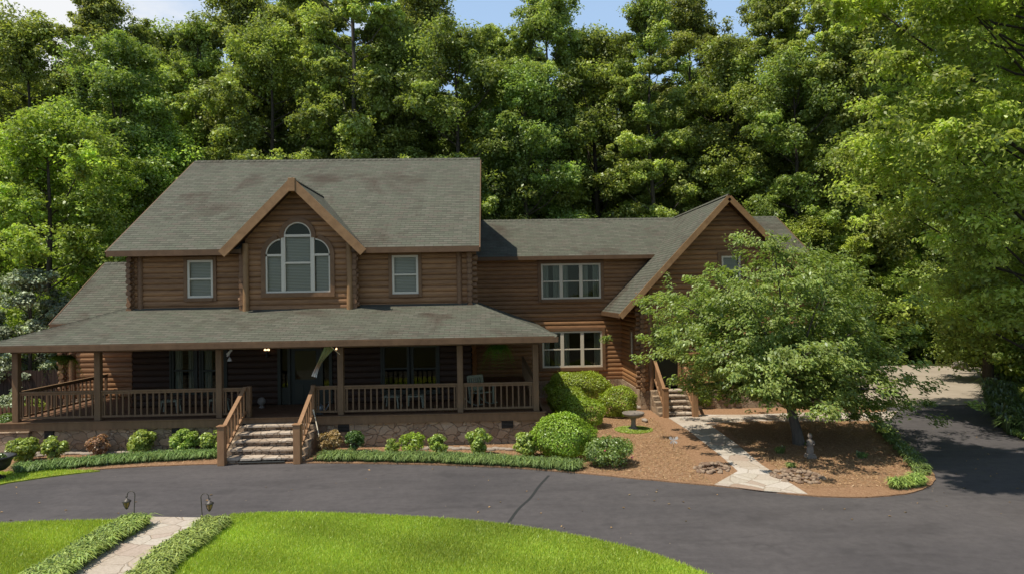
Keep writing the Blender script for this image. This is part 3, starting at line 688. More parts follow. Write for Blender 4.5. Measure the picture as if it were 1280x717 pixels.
slab(mb, [(13.55, 2*WRY-WEY, WE), (RXR-.3, 2*WRY-WEY, WE), (RXR-.3, WRY, WRZ), (13.55, WRY, WRZ)]); hp(mb, 'roof', ROOF)
fascia([(XR+.05, WEY-.024, WE), (GA-1.9, WEY-.024, WE)], .045, .15, .085); fascia([(GA+1.9, WEY-.024, WE), (13.55, WEY-.024, WE)], .045, .15, .085)
fascia([(13.57, WEY, WE), (13.57, WRY, WRZ)], .045, .18, .09)
mb = MB(); mb.face([(XR, WEY, WE-.14), (GX0, WEY, WE-.14), (GX0, WY+.05, WE-.12), (XR, WY+.05, WE-.12)]); hp(mb, 'soffit', M['ceil'])
ridge_cap((RXR-.1, WRY, WRZ), (13.55, WRY, WRZ), .11)
mb = MB()
slab(mb, [(GA-GE, GRY, GZ-GE*gs), (GA, GRY, GZ), (GA, 32.2, GZ), (GA-.4, 32.2, GZ-.42), (GA-GE, WY+.05, GZ-GE*gs)], .12)
slab(mb, [(GA, GRY, GZ), (GA+GE, GRY, GZ-GE*gs), (GA+GE, WY+.05, GZ-GE*gs), (GA+.4, 32.2, GZ-.42), (GA, 32.2, GZ)], .12)
hp(mb, 'roof', ROOF)
for s in (-1, 1):
    mb = MB(); mb.beam((GA, GRY-.03, GZ-.12), (GA+s*(GE+.02), GRY-.03, GZ-GE*gs-.13), .05, .20); hp(mb, 'bargeboard', M['trim'])
fascia([(GA-GE-.02, GRY, GZ-GE*gs), (GA-GE-.02, WY, GZ-GE*gs)], .04, .16, .09)
mb = MB()
for s in (-1, 1): mb.face([(GA, GRY, GZ-.14), (GA+s*(GE-.02), GRY, GZ-(GE-.02)*gs-.14), (GA+s*(GE-.02), WY, GZ-(GE-.02)*gs-.14), (GA, WY, GZ-.14)])
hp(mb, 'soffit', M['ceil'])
ridge_cap((GA, GRY, GZ), (GA, 32.2, GZ), .10)
log_ends(GX0, GY, .72, 4.2, -.22, -.2); mb = MB(); mb.tube([(GX0+.33, GY-.03, .72), (GX0+.33, GY-.03, 4.7)], .1, 10); hp(mb, 'corner_post', M['log2'])
window(*wu, WY, 3, drape=['both', 'left', 'both'], cas=.14); window(*wl, WY, 3, drape=['both', 'left', 'right'], cas=.14); window(*wg, GY, 1, drape='half', cas=.14)
window(-.2, .2, 0, PZ(783, 414, 26.75)-PZ(783, 452, 26.75), 0, 1, rz=R(-90), pos=(GX0, 26.75, PZ(783, 452, 26.75)), cas=.09)
mb = MB(); mb.box((GD0, GY+.02, .9), (GD1, GY+.07, 3.0)); sd = hp(mb, 'side_door', M['door'])
mb = MB(); mb.box((GD0-.1, GY-.09, .9), (GD0, GY+.06, 3.1)); mb.box((GD1, GY-.09, .9), (GD1+.1, GY+.06, 3.1)); mb.box((GD0, GY-.094, 3.0), (GD1, GY+.06, 3.1)); mb.build('door_frame', M['trim'], sd, HO)
# --- left wing
LX, LY = -15.3, 25.0
log_wall('wall', (LX, LY), (XL, LY), .95, 3.6, mat='log')
log_ends(LX, LY, .95, 3.4, -.2, -.2); mb = MB(); mb.tube([(LX+.3, LY-.04, .95), (LX+.3, LY-.04, 3.5)], .12, 10); hp(mb, 'corner_post', M['log2'])
mb = MB(); mb.face([(LX, LY, 0), (LX, 31.6, 0), (LX, 31.6, 3.6), (LX, 28.4, 5.8), (LX, LY, 3.6)]); hp(mb, 'wall', M['log'])
LE = P(66, 411, 24.45); LR = P(141, 330, 28.4)
lx = -15.72; le_z, lr_z = 3.62, 5.95; le_y, lr_y = 24.88, 28.4
mb = MB(); slab(mb, [(lx, le_y, le_z), (XL, le_y, le_z), (XL, lr_y, lr_z), (lx, lr_y, lr_z)]); slab(mb, [(XL, 32.2, le_z), (lx, 32.2, le_z), (lx, lr_y, lr_z), (XL, lr_y, lr_z)]); hp(mb, 'roof', ROOF)
fascia([(lx-.02, le_y, le_z), (lx-.02, lr_y, lr_z)], .04, .16, .08); ridge_cap((lx, lr_y, lr_z), (XL, lr_y, lr_z), .1)
fascia([(lx, le_y-.02, le_z), (XL, le_y-.02, le_z)], .04, .15, .085)

# ------------------------------------------------------------------ porch
PY, PE = 20.2, 19.45; PXL, PXR = -14.1, 1.9; PZE, PZW = 3.19, 4.16
mb = MB()
slab(mb, [(PXL, PE, PZE), (PXR, PE, PZE), (XR, YF+.02, PZW), (XL, YF+.02, PZW)], .10)
slab(mb, [(PXL, 26.2, PZE), (PXL, PE, PZE), (XL, YF+.02, PZW), (XL, 26.2, PZW)], .10)
slab(mb, [(PXR, PE, PZE), (PXR, WY-.02, PZE), (XR, WY-.02, PZW), (XR, YF+.02, PZW)], .10)
hp(mb, 'porch_roof', ROOF)
for a, b in (((XL, YF, PZW), (PXL, PE, PZE)), ((XR, YF, PZW), (PXR, PE, PZE))): ridge_cap(b, a, .09)
fascia([(PXL, 26, PZE), (PXL, PE-.024, PZE), (PXR, PE-.024, PZE), (PXR, WY, PZE)], .05, .15, .10)
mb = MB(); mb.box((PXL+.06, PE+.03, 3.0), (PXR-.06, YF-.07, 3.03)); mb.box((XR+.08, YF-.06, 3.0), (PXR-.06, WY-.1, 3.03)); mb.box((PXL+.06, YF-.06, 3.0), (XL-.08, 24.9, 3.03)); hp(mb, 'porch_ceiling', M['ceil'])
mb = MB(); mb.box((PXL+.25, PY-.07, 2.93), (PXR-.4, PY+.07, 2.995)); mb.box((1.23, PY+.075, 2.93), (1.37, WY-.1, 2.995)); mb.box((-13.8, PY+.075, 2.93), (-13.66, 24.9, 2.995)); hp(mb, 'porch_beam', M['rail'])
# deck
mb = MB(); nb = int((1.5+14.0)/.14)
for i in range(nb):
    x = -14.0+i*.14; mb.box((x+.004, 20.0, FLOOR-.04), (x+.136, YF-.07, FLOOR))
    if x > XR+.1: mb.box((x+.004, YF-.07, FLOOR-.04), (x+.136, WY-.1, FLOOR))
    if x < XL-.25: mb.box((x+.004, YF-.07, FLOOR-.04), (x+.136, 24.9, FLOOR))
hp(mb, 'porch_deck', M['deck'])
mb = MB(); mb.box((-14.05, 19.96, .72), (-7.2, 20.02, .935)); mb.box((-5.1, 19.96, .72), (1.55, 20.02, .935)); mb.box((-7.2, 19.965, .80), (-5.1, 20.02, .935)); mb.box((1.5, 20.025, .72), (1.55, WY-.1, .935)); mb.box((-14.05, 20.025, .72), (-14.0, 25, .935)); mb.box((-14.08, 19.93, .936), (1.58, 20.03, .962)); hp(mb, 'deck_skirt', M['rail'])
# stone foundation with vents
mb = MB(); mb.box((-14.0, 20.08, -.1), (-7.15, 20.35, .718)); mb.box((-5.15, 20.08, -.1), (1.5, 20.35, .718)); mb.box((1.2, 20.36, -.1), (1.5, WY, .718)); mb.box((-14.0, 20.36, -.1), (-13.7, 25, .718)); mb.box((-15.3, 24.9, -.1), (-13.69, 25.1, .94))
mb.box((XR, WY-.06, -.1), (GX0, WY+.1, .74)); mb.box((GX0-.07, GY-.06, -.1), (GX1+.05, GY+.15, .74)); mb.box((GX0-.07, GY+.16, -.1), (GX0+.1, WY-.07, .74)); mb.box((GX1-.1, GY+.16, -.1), (GX1+.05, 33, .74))
hp(mb, 'stone_foundation', M['stone'])
mb = MB(); mb.box((-14.15, 19.98, -.1), (-13.25, 20.4, .66)); mb.box((-14.2, 19.93, .66), (-13.2, 20.45, .72)); hp(mb, 'stone_pier', M['stone'], .03)
for xa, xb in ((54, 66), (213, 228), (420.5, 434.5), (625, 639.5)):
    a, b = PX(xa, 20.05), PX(xb, 20.05); mb = MB(); mb.box((a, 20.055, .48), (b, 20.10, .70)); v = hp(mb, 'foundation_vent', M['dark'])
    mb = MB()
    for k in range(5): mb.beam((a+.01, 20.045, .51+k*.042), (b-.01, 20.045, .51+k*.042), .02, .012)
    mb.build('louvre', M['iron2'], v, HO)
# posts, rails and balusters
posts = [-13.72, -11.40, -7.93, -4.42, -.93, 1.30]
for x in posts:
    mb = MB(); mb.box((x-.085, PY-.085, FLOOR+.002), (x+.085, PY+.085, 2.93)); hp(mb, 'porch_post', M['rail'], .012)
bal = MB(); bal.box((-.021, -.021, 0), (.021, .021, .66)); balm = bal.build('baluster', M['rail']); BM = balm.data; bpy.data.objects.remove(balm)
def railing(a, b, rise=0.0, mat='rail', nb=None, z=FLOOR, inset=.0):
    a = Vector((*a, z)); b = Vector((*b, z+rise)); mb = MB(); mb.beam(a+Vector((0,0,.84)), b+Vector((0,0,.84)), .10, .05); mb.beam(a+Vector((0,0,.785)), b+Vector((0,0,.785)), .045, .06); mb.beam(a+Vector((0,0,.11)), b+Vector((0,0,.11)), .06, .06)
    for e_ in (a.lerp(b, .02/(b-a).length), b.lerp(a, .02/(b-a).length)): mb.beam(e_+Vector((0,0,.10)), e_+Vector((0,0,.82)), .04, .04)
    r = hp(mb, 'railing', M[mat], .006); n = nb or int(round((b-a).length/.176))
    me = BM if mat == 'rail' else BM2
    for i in range(n):
        p = a.lerp(b, (i+.5)/n)+Vector((0,0,.105)); link('baluster', me, r, p-HO)
    return r
TX0, TX1 = -7.08, -5.22       # top newels of the front steps
for a, b in ((posts[0], posts[1]), (posts[1], posts[2]), (posts[3], posts[4]), (posts[4], posts[5])): railing((a+.085, PY), (b-.085, PY))
railing((posts[2]+.085, PY), (TX0-.06, PY)); railing((TX1+.06, PY), (posts[3]-.085, PY))
railing((-13.72, PY+.085), (-13.72, 24.85), nb=20)
railing((1.30, PY+.085), (1.30, 28.6), nb=14)
for x in (TX0, TX1):
    mb = MB(); mb.box((x-.06, PY-.1, FLOOR), (x+.06, PY+.06, FLOOR+.9)); hp(mb, 'newel_post', M['rail'], .012)
# front steps
bal = MB(); bal.box((-.021, -.021, 0), (.021, .021, .68)); o_ = bal.build('baluster', M['stairrail']); BM2 = o_.data; bpy.data.objects.remove(o_)
def steps(x0, x1, y0, y1, n, ztop, seed):
    rr = random.Random(seed); run = (y1-y0)/n; rise = ztop/(n+1)
    for i in range(n):
        z = rise*(i+1); y = y0+run*i
        mb = MB(); ya = y+.05
        mb.box((x0+.03, ya, -.05), (x1-.03, y1+.02, z-.055), 1)
        # riser face broken into uneven stones, tread slabs with a ragged nose
        x = x0
        while x < x1-.05:
            w_ = min(rr.uniform(.28, .75), x1-x); e = rr.uniform(-.03, .03); mb.box((x+.006, y-.02+e, z-.062+rr.uniform(-.006, .006)), (x+w_-.006, y+run+.08, z+rr.uniform(-.008, .008)), 0); x += w_
        x = x0+.03
        while x < x1-.08:
            w_ = min(rr.uniform(.15, .4), x1-.03-x); mb.box((x+.008, ya-rr.uniform(.005, .035), z-rise+.005), (x+w_-.008, ya+.05, z-.068), 1); x += w_
        hp(mb, 'step', [M['tread'], M['stepstone']], .012)
steps(-7.12, -5.22, 18.45, 20.0, 5, FLOOR, 3)
def stair_rail(x, y0, y1, z0, z1, top, nbal=7):
    mb = MB(); mb.box((x-.095, y0-.095, 0), (x+.095, y0+.095, 1.02)); mb.box((x-.115, y0-.115, 1.02), (x+.115, y0+.115, 1.06)); hp(mb, 'newel_post', M['stairrail'], .012)
    a = Vector((x, y0+.1, z0)); b = Vector((x, y1, z1)); up_ = Vector((0,0,.86))
    mb = MB(); mb.beam(a+up_, b+up_, .11, .05); mb.beam(a+up_-Vector((0,0,.055)), b+up_-Vector((0,0,.055)), .045, .06); mb.beam(a+Vector((0,0,.16)), b+Vector((0,0,.16)), .07, .07)
    r = hp(mb, 'railing', M['stairrail'], .006)
    for i in range(nbal): link('baluster', BM2, r, a.lerp(b, (i+.5)/nbal)+Vector((0,0,.15))-HO)
for x in (-7.16, -5.18): stair_rail(x, 18.34, 20.08, .10, FLOOR+.02, 1)
for x in (-7.16, -5.18):
    mb = MB()
    for i in range(5): mb.box((x-.16, 18.55+i*.31, -.05), (x+.13, 18.86+i*.31+.0, .12+.158*i))
    hp(mb, 'stone_cheek', M['stone'], .02)
# side steps of the gable wing
SX0, SX1 = 6.13, 7.02
steps(SX0, SX1, 23.75, 25.2, 5, FLOOR+.02, 11)
for x in (6.05, 7.08): stair_rail(x, 23.68, 25.15, .10, FLOOR+.06, 1, 6)
for x in (6.0, 7.12):
    mb = MB()
    for i in range(5): mb.box((x-.13, 23.85+i*.28, -.05), (x+.13, 24.13+i*.28, .14+.16*i))
    hp(mb, 'stone_cheek', M['stone'], .02)
# entrance: door with glazed sidelights
mb = MB(); d0, d1 = PX(363, YF), PX(400, YF); mb.box((d0, YF-.02, FLOOR), (d1, YF+.05, dtop-.12)); fd = hp(mb, 'front_door', M['door'])
mb = MB(); mb.box((d0+.14, YF-.045, 1.75), (d1-.14, YF-.021, dtop-.32)); mb.build('door_glass', M['glass'], fd, HO)
mb = MB()
for k in (0, 1): mb.box((d0+.14+k*(d1-d0)/2, YF-.04, FLOOR+.15), (d0+(k+1)*(d1-d0)/2-.07, YF-.022, 1.6))
mb.build('door_panel', M['green_trim'], fd, HO)
mb = MB(); mb.ball((d1-.09, YF-.09, 1.95), .035); mb.build('handle', M['iron2'], fd, HO)
mb = MB()
for a, b in ((door_x[0], door_x[0]+.10), (d0-.09, d0), (d1, d1+.09), (door_x[1]-.10, door_x[1])): mb.box((a, YF-.09, FLOOR), (b, YF+.05, dtop-.11))
mb.box((door_x[0], YF-.094, dtop-.11), (door_x[1], YF+.05, dtop)); hp(mb, 'door_frame', M['green_trim'])
for a, b in ((door_x[0]+.10, d0-.09), (d1+.09, door_x[1]-.10)):
    mb = MB(); mb.box((a, YF, FLOOR), (b, YF+.04, FLOOR+.55)); sl_ = hp(mb, 'sidelight', M['green_trim']); mb = MB(); mb.face([(a, YF+.02, FLOOR+.55), (b, YF+.02, FLOOR+.55), (b, YF+.02, dtop-.11), (a, YF+.02, dtop-.11)]); mb.build('pane', M['glass'], sl_, HO)
# lit wall lamps either side of the entrance
for px, py in ((333.5, 438), (421, 437)):
    p = P(px, py, YF-.22); mb = MB(); mb.lathe([(.001, -.22), (.05, -.2), (.05, -.16), (.02, -.1), (.085, 0), (.07, .015)], p+Vector((0, 0, .0)), 10); mb.beam(p+Vector((0, .2, -.12)), p+Vector((0, 0, -.12)), .03, .03); wl_ = hp(mb, 'wall_lamp', M['iron'])
    for k in ((-.035, .035) if px < 400 else (0,)):
        mb = MB(); mb.ball(p+Vector((k*1.4, 0, .03)), .042, 0, 10); mb.build('bulb', M['bulb'], wl_, HO)
# ------------------------------------------------------------------ things on the porch
def rocker(label, loc, rz, mat='palegreen', first=[None]):
    if first[0]:
        r = first[0].copy(); COL.objects.link(r)
        for k in first[0].children: c = k.copy(); COL.objects.link(c); c.parent = r; c.active_material = M[mat] if c.name.startswith('x') else c.active_material
        r.location = loc; r.rotation_euler.z = rz; return tag(r, label)
    r = empty('rocking_chair', loc, label, 'chair', None, rz); first[0] = r
    mb = MB()
    for i in range(7): mb.box((-.26, -.25+i*.072, .40+i*-.006), (.26, -.19+i*.072, .425+i*-.006))
    mb.build('seat', M[mat], r)
    mb = MB()
    for i in range(6): mb.beam((-.20+i*.08, .24, .42), (-.20+i*.08, .38, .84), .05, .018, 0, (0, 1, 0))
    mb.beam((-.27, .385, .86), (.27, .385, .86), .03, .09); mb.beam((-.25, .27, .5), (.25, .27, .5), .03, .06); mb.build('backrest', M[mat], r)
    for s in (-1, 1):
        mb = MB(); mb.beam((s*.29, -.30, .64), (s*.29, .33, .64), .09, .028); mb.build('armrest', M[mat], r)
        mb = MB(); mb.beam((s*.27, -.23, .06), (s*.27, -.23, .63), .045, .045); mb.build('leg', M[mat], r)
        mb = MB(); mb.beam((s*.27, .24, .06), (s*.27, .40, .88), .045, .045); mb.build('leg', M[mat], r)
        mb = MB(); mb.tube([(s*.27, -.42+.1*i, .025+.09*((i-4.2)/4.5)**2) for i in range(11)], .024, 6); mb.build('rocker', M[mat], r)
    return r
rocker('grey slatted rocking chair on the porch below the right hanging fern', (PX(601, 21.5), 21.5, FLOOR+.002), .6)
st0 = None
for px, lab in ((212, 'low pale stool under the left porch window, farther left of two'), (272, 'low pale stool beside the porch post left of the steps'), (489, 'low pale stool under the right porch window, nearer the steps'), (518, 'low pale stool under the right porch window, farther from the steps')):
    if st0 is None:
        st0 = r = empty('porch_stool', (0, 0, 0), lab, 'stool', 'low stools along the porch wall')
        mb = MB(); mb.box((-.27, -.20, .33), (.27, .20, .37)); mb.build('seat', M['palegreen'], r, (0,0,0), .008)
        for sx_ in (-1, 1):
            for sy_ in (-1, 1): mb = MB(); mb.beam((sx_*.25, sy_*.18, 0), (sx_*.21, sy_*.15, .329), .04, .04); mb.build('leg', M['palegreen'], r)
    else:
        r = st0.copy(); COL.objects.link(r); tag(r, lab)
        for k in st0.children: c = k.copy(); COL.objects.link(c); c.parent = r
    r.location = (PX(px, 21.4), 21.4, FLOOR+.002); r.rotation_euler.z = random.uniform(-.2, .2)
def fern(label, p, r=.42, n=90):
    f = empty('hanging_fern', p, label, 'plant', 'ferns hanging from the porch ceiling')
    mb = MB(); mb.lathe([(.001, -.18), (.10, -.17), (.17, -.05), (.18, 0), (.001, .02)], (0,0,0), 14); mb.build('basket', M['basket'], f)
    mb = MB(); top = 3.0-p[2]
    for k in range(3): mb.tube([(.17*math.cos(k*2.1), .17*math.sin(k*2.1), 0), (0, 0, top)], .004, 4)
    mb.build('hanger', M['iron'], f)
    Vs = []; Ts = []
    for k in range(n):
        a = rng.uniform(0, 6.28); L = r*rng.uniform(.7, 1.5); lift = rng.uniform(.05, .35)
        t = np.linspace(.08, 1, 16); rad = .08+t*L*.85; z = .05+lift*t*1.1-(t**2)*rng.uniform(.7, 1.3)*L*1.5
        C = np.stack([rad*np.cos(a), rad*np.sin(a), z], 1); side = np.array([-math.sin(a), math.cos(a), 0])
        for s in (-1, 1):
            m = len(t); ln = .075*(1-.75*t)+.015; tang = np.tile(side*s, (m, 1))+np.array([math.cos(a)*.3, math.sin(a)*.3, -.3])
            Vs.append(leaves(C+tang*ln[:, None]*.5, np.tile(np.array([math.cos(a)*.4, math.sin(a)*.4, 1.]), (m, 1))+rng.normal(size=(m, 3))*.15, ln*1.3, ln*.35, tang)); Ts.append(tints(m, rng.uniform(.7, 1.2)))
    npmesh('fronds', np.concatenate(Vs), 4, M['fern'], f, np.concatenate(Ts)); return f
fern('green hanging fern at the left end of the porch', P(79, 448, 21.3), .40); fern('green hanging fern at the right end of the porch', P(622, 434, 20.9), .46)
# wind bell, globe, watering can, rod
p = P(286, 447, 20.5); f = empty('wind_bell', p, 'small white wind bell hanging beside the porch post left of the steps', 'wind bell')
mb = MB(); mb.lathe([(.075, -.09), (.05, -.03), (.015, .02), (.001, .03)], (.02, 0, 0), 12); mb.build('bell', M['white'], f)
mb = MB(); mb.tube([(.02, 0, .03), (.02, 0, 3.0-p.z)], .004, 4); mb.build('cord', M['white'], f)
mb = MB(); mb.beam((-.06, 0, .10), (.09, 0, .24), .012, .06); mb.beam((-.05, 0, .05), (.02, .02, .16), .012, .05); mb.build('bird', M['white'], f)
p = P(327, 503, 21.9); f = empty('garden_globe', (p.x, p.y, FLOOR), 'pale round globe standing on the porch floor left of the front door', 'ornament')
mb = MB(); mb.ball((0, 0, .20), .13); mb.build('globe', M['concrete_orn'], f); mb = MB(); mb.lathe([(.09, 0), (.09, .02), (.05, .05), (.06, .09)], (0,0,0), 14); mb.build('base', M['concrete_orn'], f)
p = P(399.5, 519, 20.45); f = empty('watering_can', (p.x, p.y, FLOOR), 'grey metal watering can on the porch floor right of the front steps', 'watering can')
mb = MB(); mb.lathe([(.001, 0), (.12, 0), (.12, .22), (.10, .26), (.08, .26), (.001, .2)], (0,0,0), 16); mb.build('body', M['galv'], f)
mb = MB(); mb.tube([(.10, 0, .06), (.22, 0, .18), (.30, 0, .32)], [.028, .02, .016], 8); mb.lathe([(.016, 0), (.05, .05), (.001, .06)], (.30, 0, .31), 10); mb.build('spout', M['galv'], f)
mb = MB(); mb.tube([(-.12, 0, .06), (-.22, 0, .14), (-.2, 0, .28), (-.08, 0, .33), (.06, 0, .27)], .012, 6); mb.build('handle', M['galv'], f)
a = P(392.5, 515, 19.9); b = P(399, 545, 19.55); mb = MB(); mb.tube([b, a], .016, 8); mb.tube([a, a+Vector((-.03, .03, .08))], .022, 8); tag(mb.build('garden_wand', M['cream'], None), 'thin cream rod leaning against the porch edge right of the front steps', 'rod')
# furled flag on the entrance post
q0 = P(424.5, 442, PY-.1); q1 = P(407.5, 427.5, PY-.75); f = empty('flag', q0, 'furled pale garden flag on a slanted pole fixed to the porch post', 'flag')
mb = MB(); mb.tube([q0, q1], .014, 8); mb.ball(q1, .03, 0, 8); mb.build('flagpole', M['cream'], f, q0)
A = q0.lerp(q1, .98); B = q0.lerp(q1, .42); E = P(392, 470, PY-.62); mb = MB(); n, m = 12, 16; vs = []
for j in range(m+1):
    t = j/m; e0 = A.lerp(E+Vector((-.07, 0, .02)), t); e1 = B.lerp(E+Vector((.09, 0, -.03)), t)-Vector((.10*math.sin(math.pi*t), 0, 0))
    for i in range(n+1):
        s = i/n; vs.append(e0.lerp(e1, s)+Vector((0, .05*math.sin(s*17+t*1.5)*(.35+.65*min(1, t*2)), 0)))
mb.faces(vs, [(j*(n+1)+i, j*(n+1)+i+1, (j+1)*(n+1)+i+1, (j+1)*(n+1)+i) for j in range(m) for i in range(n)], 0, True)
def flagmat():
    t = NT('flag_cloth'); v = t.coord('Generated'); sx = t.n('ShaderNodeSeparateXYZ'); t.l(v, sx.inputs[0])
    nz_ = t.noise(v, 5, 3); k = t.math('ADD', sx.outputs[2], t.math('MULTIPLY', nz_, .35))
    c = t.ramp(k, [(.05, (.62, .60, .55)), (.30, (.60, .57, .50)), (.45, (.42, .24, .13)), (.62, (.25, .22, .09)), (.85, (.26, .27, .10)), (1, (.18, .20, .07))]); return t.pbr(c, .9)
mb.build('cloth', flagmat(), f, q0)
# mat at the foot of the steps
mb = MB(); a = G(297, 580.5); b = G(354, 580.5); mb.box((a.x, a.y-.02, .046), (b.x, a.y+.34, .065))
tag(mb.build('door_mat', M['mat'], None, (0,0,0), .006), 'dark rubber mat lying at the foot of the front stone steps', 'mat')

# ------------------------------------------------------------------ shrubs
def dens(r, rz, leaf, cov): return int(cov*(4*math.pi*((r*r*2+rz*rz)/3))/(leaf*leaf*.5))
def shrub(px, pyb, wpx, hpx, label, mat='leaf_bush', leaf=.055, cov=2.6, kind='clip', group=None, asp=.6, deep=None, cat='shrub', name='shrub', tint=(1,1,1), depth=1.0, Y=None):
    b = G(px, pyb) if Y is None else Vector((PX(px, Y), Y, 0)); sc = b.y/FPX; rx_ = wpx*sc/2; h = hpx*sc; b = Vector((b.x, b.y+rx_*depth*.75, 0))
    r = empty(name, (b.x, b.y, .03), label, cat, group)
    tr = MB(); Vs = []; Ts = []
    if kind == 'clip':
        n = dens(rx_, h/2, leaf, cov); d = rand_dirs(n)
        ph = rng.uniform(0, 6.28, 6)
        def lump(d): return 1+.055*np.sin(d[:, 0]*5+ph[0])+.05*np.sin(d[:, 1]*6+ph[1])+.055*np.sin(d[:, 2]*7+ph[2]+d[:, 0]*3)
        hz_ = h/2*1.04; rr = lump(d)*(1-.20*rng.random(n)**2.2+rng.exponential(.022, n)); C = d*rr[:, None]*np.array([rx_, rx_*depth, hz_]); C[:, 2] = np.maximum(C[:, 2], -hz_*.86+rng.uniform(0, .05, n)); C[:, 2] += hz_*.92
        N = unit(d/np.array([rx_, rx_*depth, hz_]))*.9+np.array([0, 0, .3])+rng.normal(size=(n, 3))*.5
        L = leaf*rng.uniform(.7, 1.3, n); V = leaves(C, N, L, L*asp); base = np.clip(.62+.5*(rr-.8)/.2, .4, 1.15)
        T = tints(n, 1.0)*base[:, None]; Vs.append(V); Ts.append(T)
        for k in range(9):
            a = k*.7; tr.tube([(0, 0, 0), (math.cos(a)*rx_*.35, math.sin(a)*rx_*.35*depth, h*.3), (math.cos(a)*rx_*.7, math.sin(a)*rx_*.7*depth, h*(.45+.05*(k % 3)))], [.03, .02, .01], 5)
        inner = MB(); inner.ball((0, 0, h*.48), .80, 0, 14, (rx_, rx_*depth, h/2*1.0)); 
    else:
        nl = max(7, int(26*kind)); 
        for k in range(nl):
            d = rand_dirs(1)[0]; d[2] = d[2]*.8+.14; c = np.array([d[0]*rx_*.68, d[1]*rx_*.68*depth, h*.48+d[2]*h*.42])
            rs = rx_*rng.uniform(.30, .44); n = int(dens(rs, rs, leaf, cov)*.8); V, T = clump(c, rs, n, leaf, .8, .55, asp, rng.uniform(.78, 1.2), .4); Vs.append(V); Ts.append(T)
            tr.tube([(rng.uniform(-.03, .03), rng.uniform(-.03, .03), 0), tuple(c*np.array([.5, .5, .55])), tuple(c)], [.014, .010, .005], 5, cap=False)
    tr.build('stems', M['bark'], r); V = np.concatenate(Vs); V[..., 2] = np.maximum(V[..., 2], .0)
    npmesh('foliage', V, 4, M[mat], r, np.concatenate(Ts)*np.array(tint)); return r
shrub(3, 565, 48, 42, 'dark green rounded shrub at the left edge by the porch corner', 'leaf_dark', .07, 2.2, .9, tint=(1.3, 1.3, 1.1))
shrub(20, 582, 38, 31, 'lime shrub beside the dark urn, left of the stone pier', 'leaf_lime', .085, 2.0, .8)
shrub(62, 579, 29, 31, 'lime shrub below the leftmost foundation vent', 'leaf_lime', .085, 2.0, .8)
shrub(118, 574, 31, 27, 'russet brown shrub left of the front steps', 'leaf_red', .075, 2.0, .8)
shrub(172, 573, 36, 31, 'lime shrub right of the russet brown one', 'leaf_lime', .08, 2.2, .8)
shrub(226, 571, 36, 31, 'lime shrub in the middle of the three left of the steps', 'leaf_lime', .08, 2.2, .8)
shrub(263, 571, 32, 33, 'lime shrub against the left newel post of the front steps', 'leaf_lime', .08, 2.2, .8)
shrub(410, 570, 32, 29, 'pinkish brown shrub just right of the front steps', 'leaf_red', .075, 1.8, .7, tint=(1.05, 1.1, 1.0))
shrub(441, 568, 26, 28, 'small dark green shrub under the vent right of the steps', 'leaf_dark', .06, 2.0, .8)
shrub(490, 570, 24, 20, 'low lime shrub touching the left side of a greener one', 'leaf_lime', .07, 1.8, .5)
shrub(514, 572, 36, 27, 'mid green spiky shrub between low lime shrubs', 'leaf_bush', .09, 1.6, .7, asp=.3)
shrub(547, 571, 27, 25, 'small lime shrub left of the two larger lime ones', 'leaf_lime', .075, 2.0, .6)
shrub(598, 573, 37, 33, 'lime shrub in front of the foundation, fourth right of the steps', 'leaf_lime', .08, 2.2, .8)
shrub(660, 576, 36, 33, 'lime shrub touching the big clipped ball at the porch end', 'leaf_lime', .08, 2.2, .8)
shrub(708, 578, 79, 55, 'largest clipped round boxwood at the right end of the porch bed', 'leaf_bush', .055, 2.6)
shrub(766, 588, 66, 33, 'loose rose bush with a few pink blooms beside the drive', 'leaf_dark', .06, .75, 1.0, cat='rose bush', name='rose_bush', tint=(1.9, 1.55, 1.6))
shrub(727, 508, 82, 42, 'wide clipped hedge mound under the lower triple window', 'leaf_bush', .055, 2.4, depth=.7)
shrub(712, 521, 48, 36, 'clipped mound half in shade behind the porch corner, middle of three', 'leaf_bush', .055, 2.4, depth=.8)
shrub(729, 538, 58, 39, 'clipped mound right behind the largest boxwood', 'leaf_bush', .055, 2.4, depth=.9)
shrub(777, 524, 46, 38, 'clipped ball shrub behind the birdbath', 'leaf_bush', .055, 2.6)
shrub(880, 512, 30, 31, 'clipped shrub directly right of the side steps', 'leaf_bush', .055, 2.4, tint=(.85, .9, .9))
shrub(911, 512, 33, 30, 'shrub under the small garden tree, second right of the side steps', 'leaf_bush', .06, 2.0, .9, tint=(.85, .9, .9))
# pink roses
for k, (px, py) in enumerate(((756, 563), (776, 566), (771, 575), (745, 572), (790, 571))):
    p = P(px, py, G(766, 588).y+.12); mb = MB(); mb.ball(p, .03, 0, 8, (1, 1, .7)); mb.ball(p+Vector((0.01, 0, .012)), .02, 0, 8)
    tag(mb.build('rose', simple('rose_petals', (.42, .10, .13)) if k == 0 else bpy.data.materials['rose_petals']), 'pink bloom on the loose rose bush', 'flower', 'blooms on the rose bush')
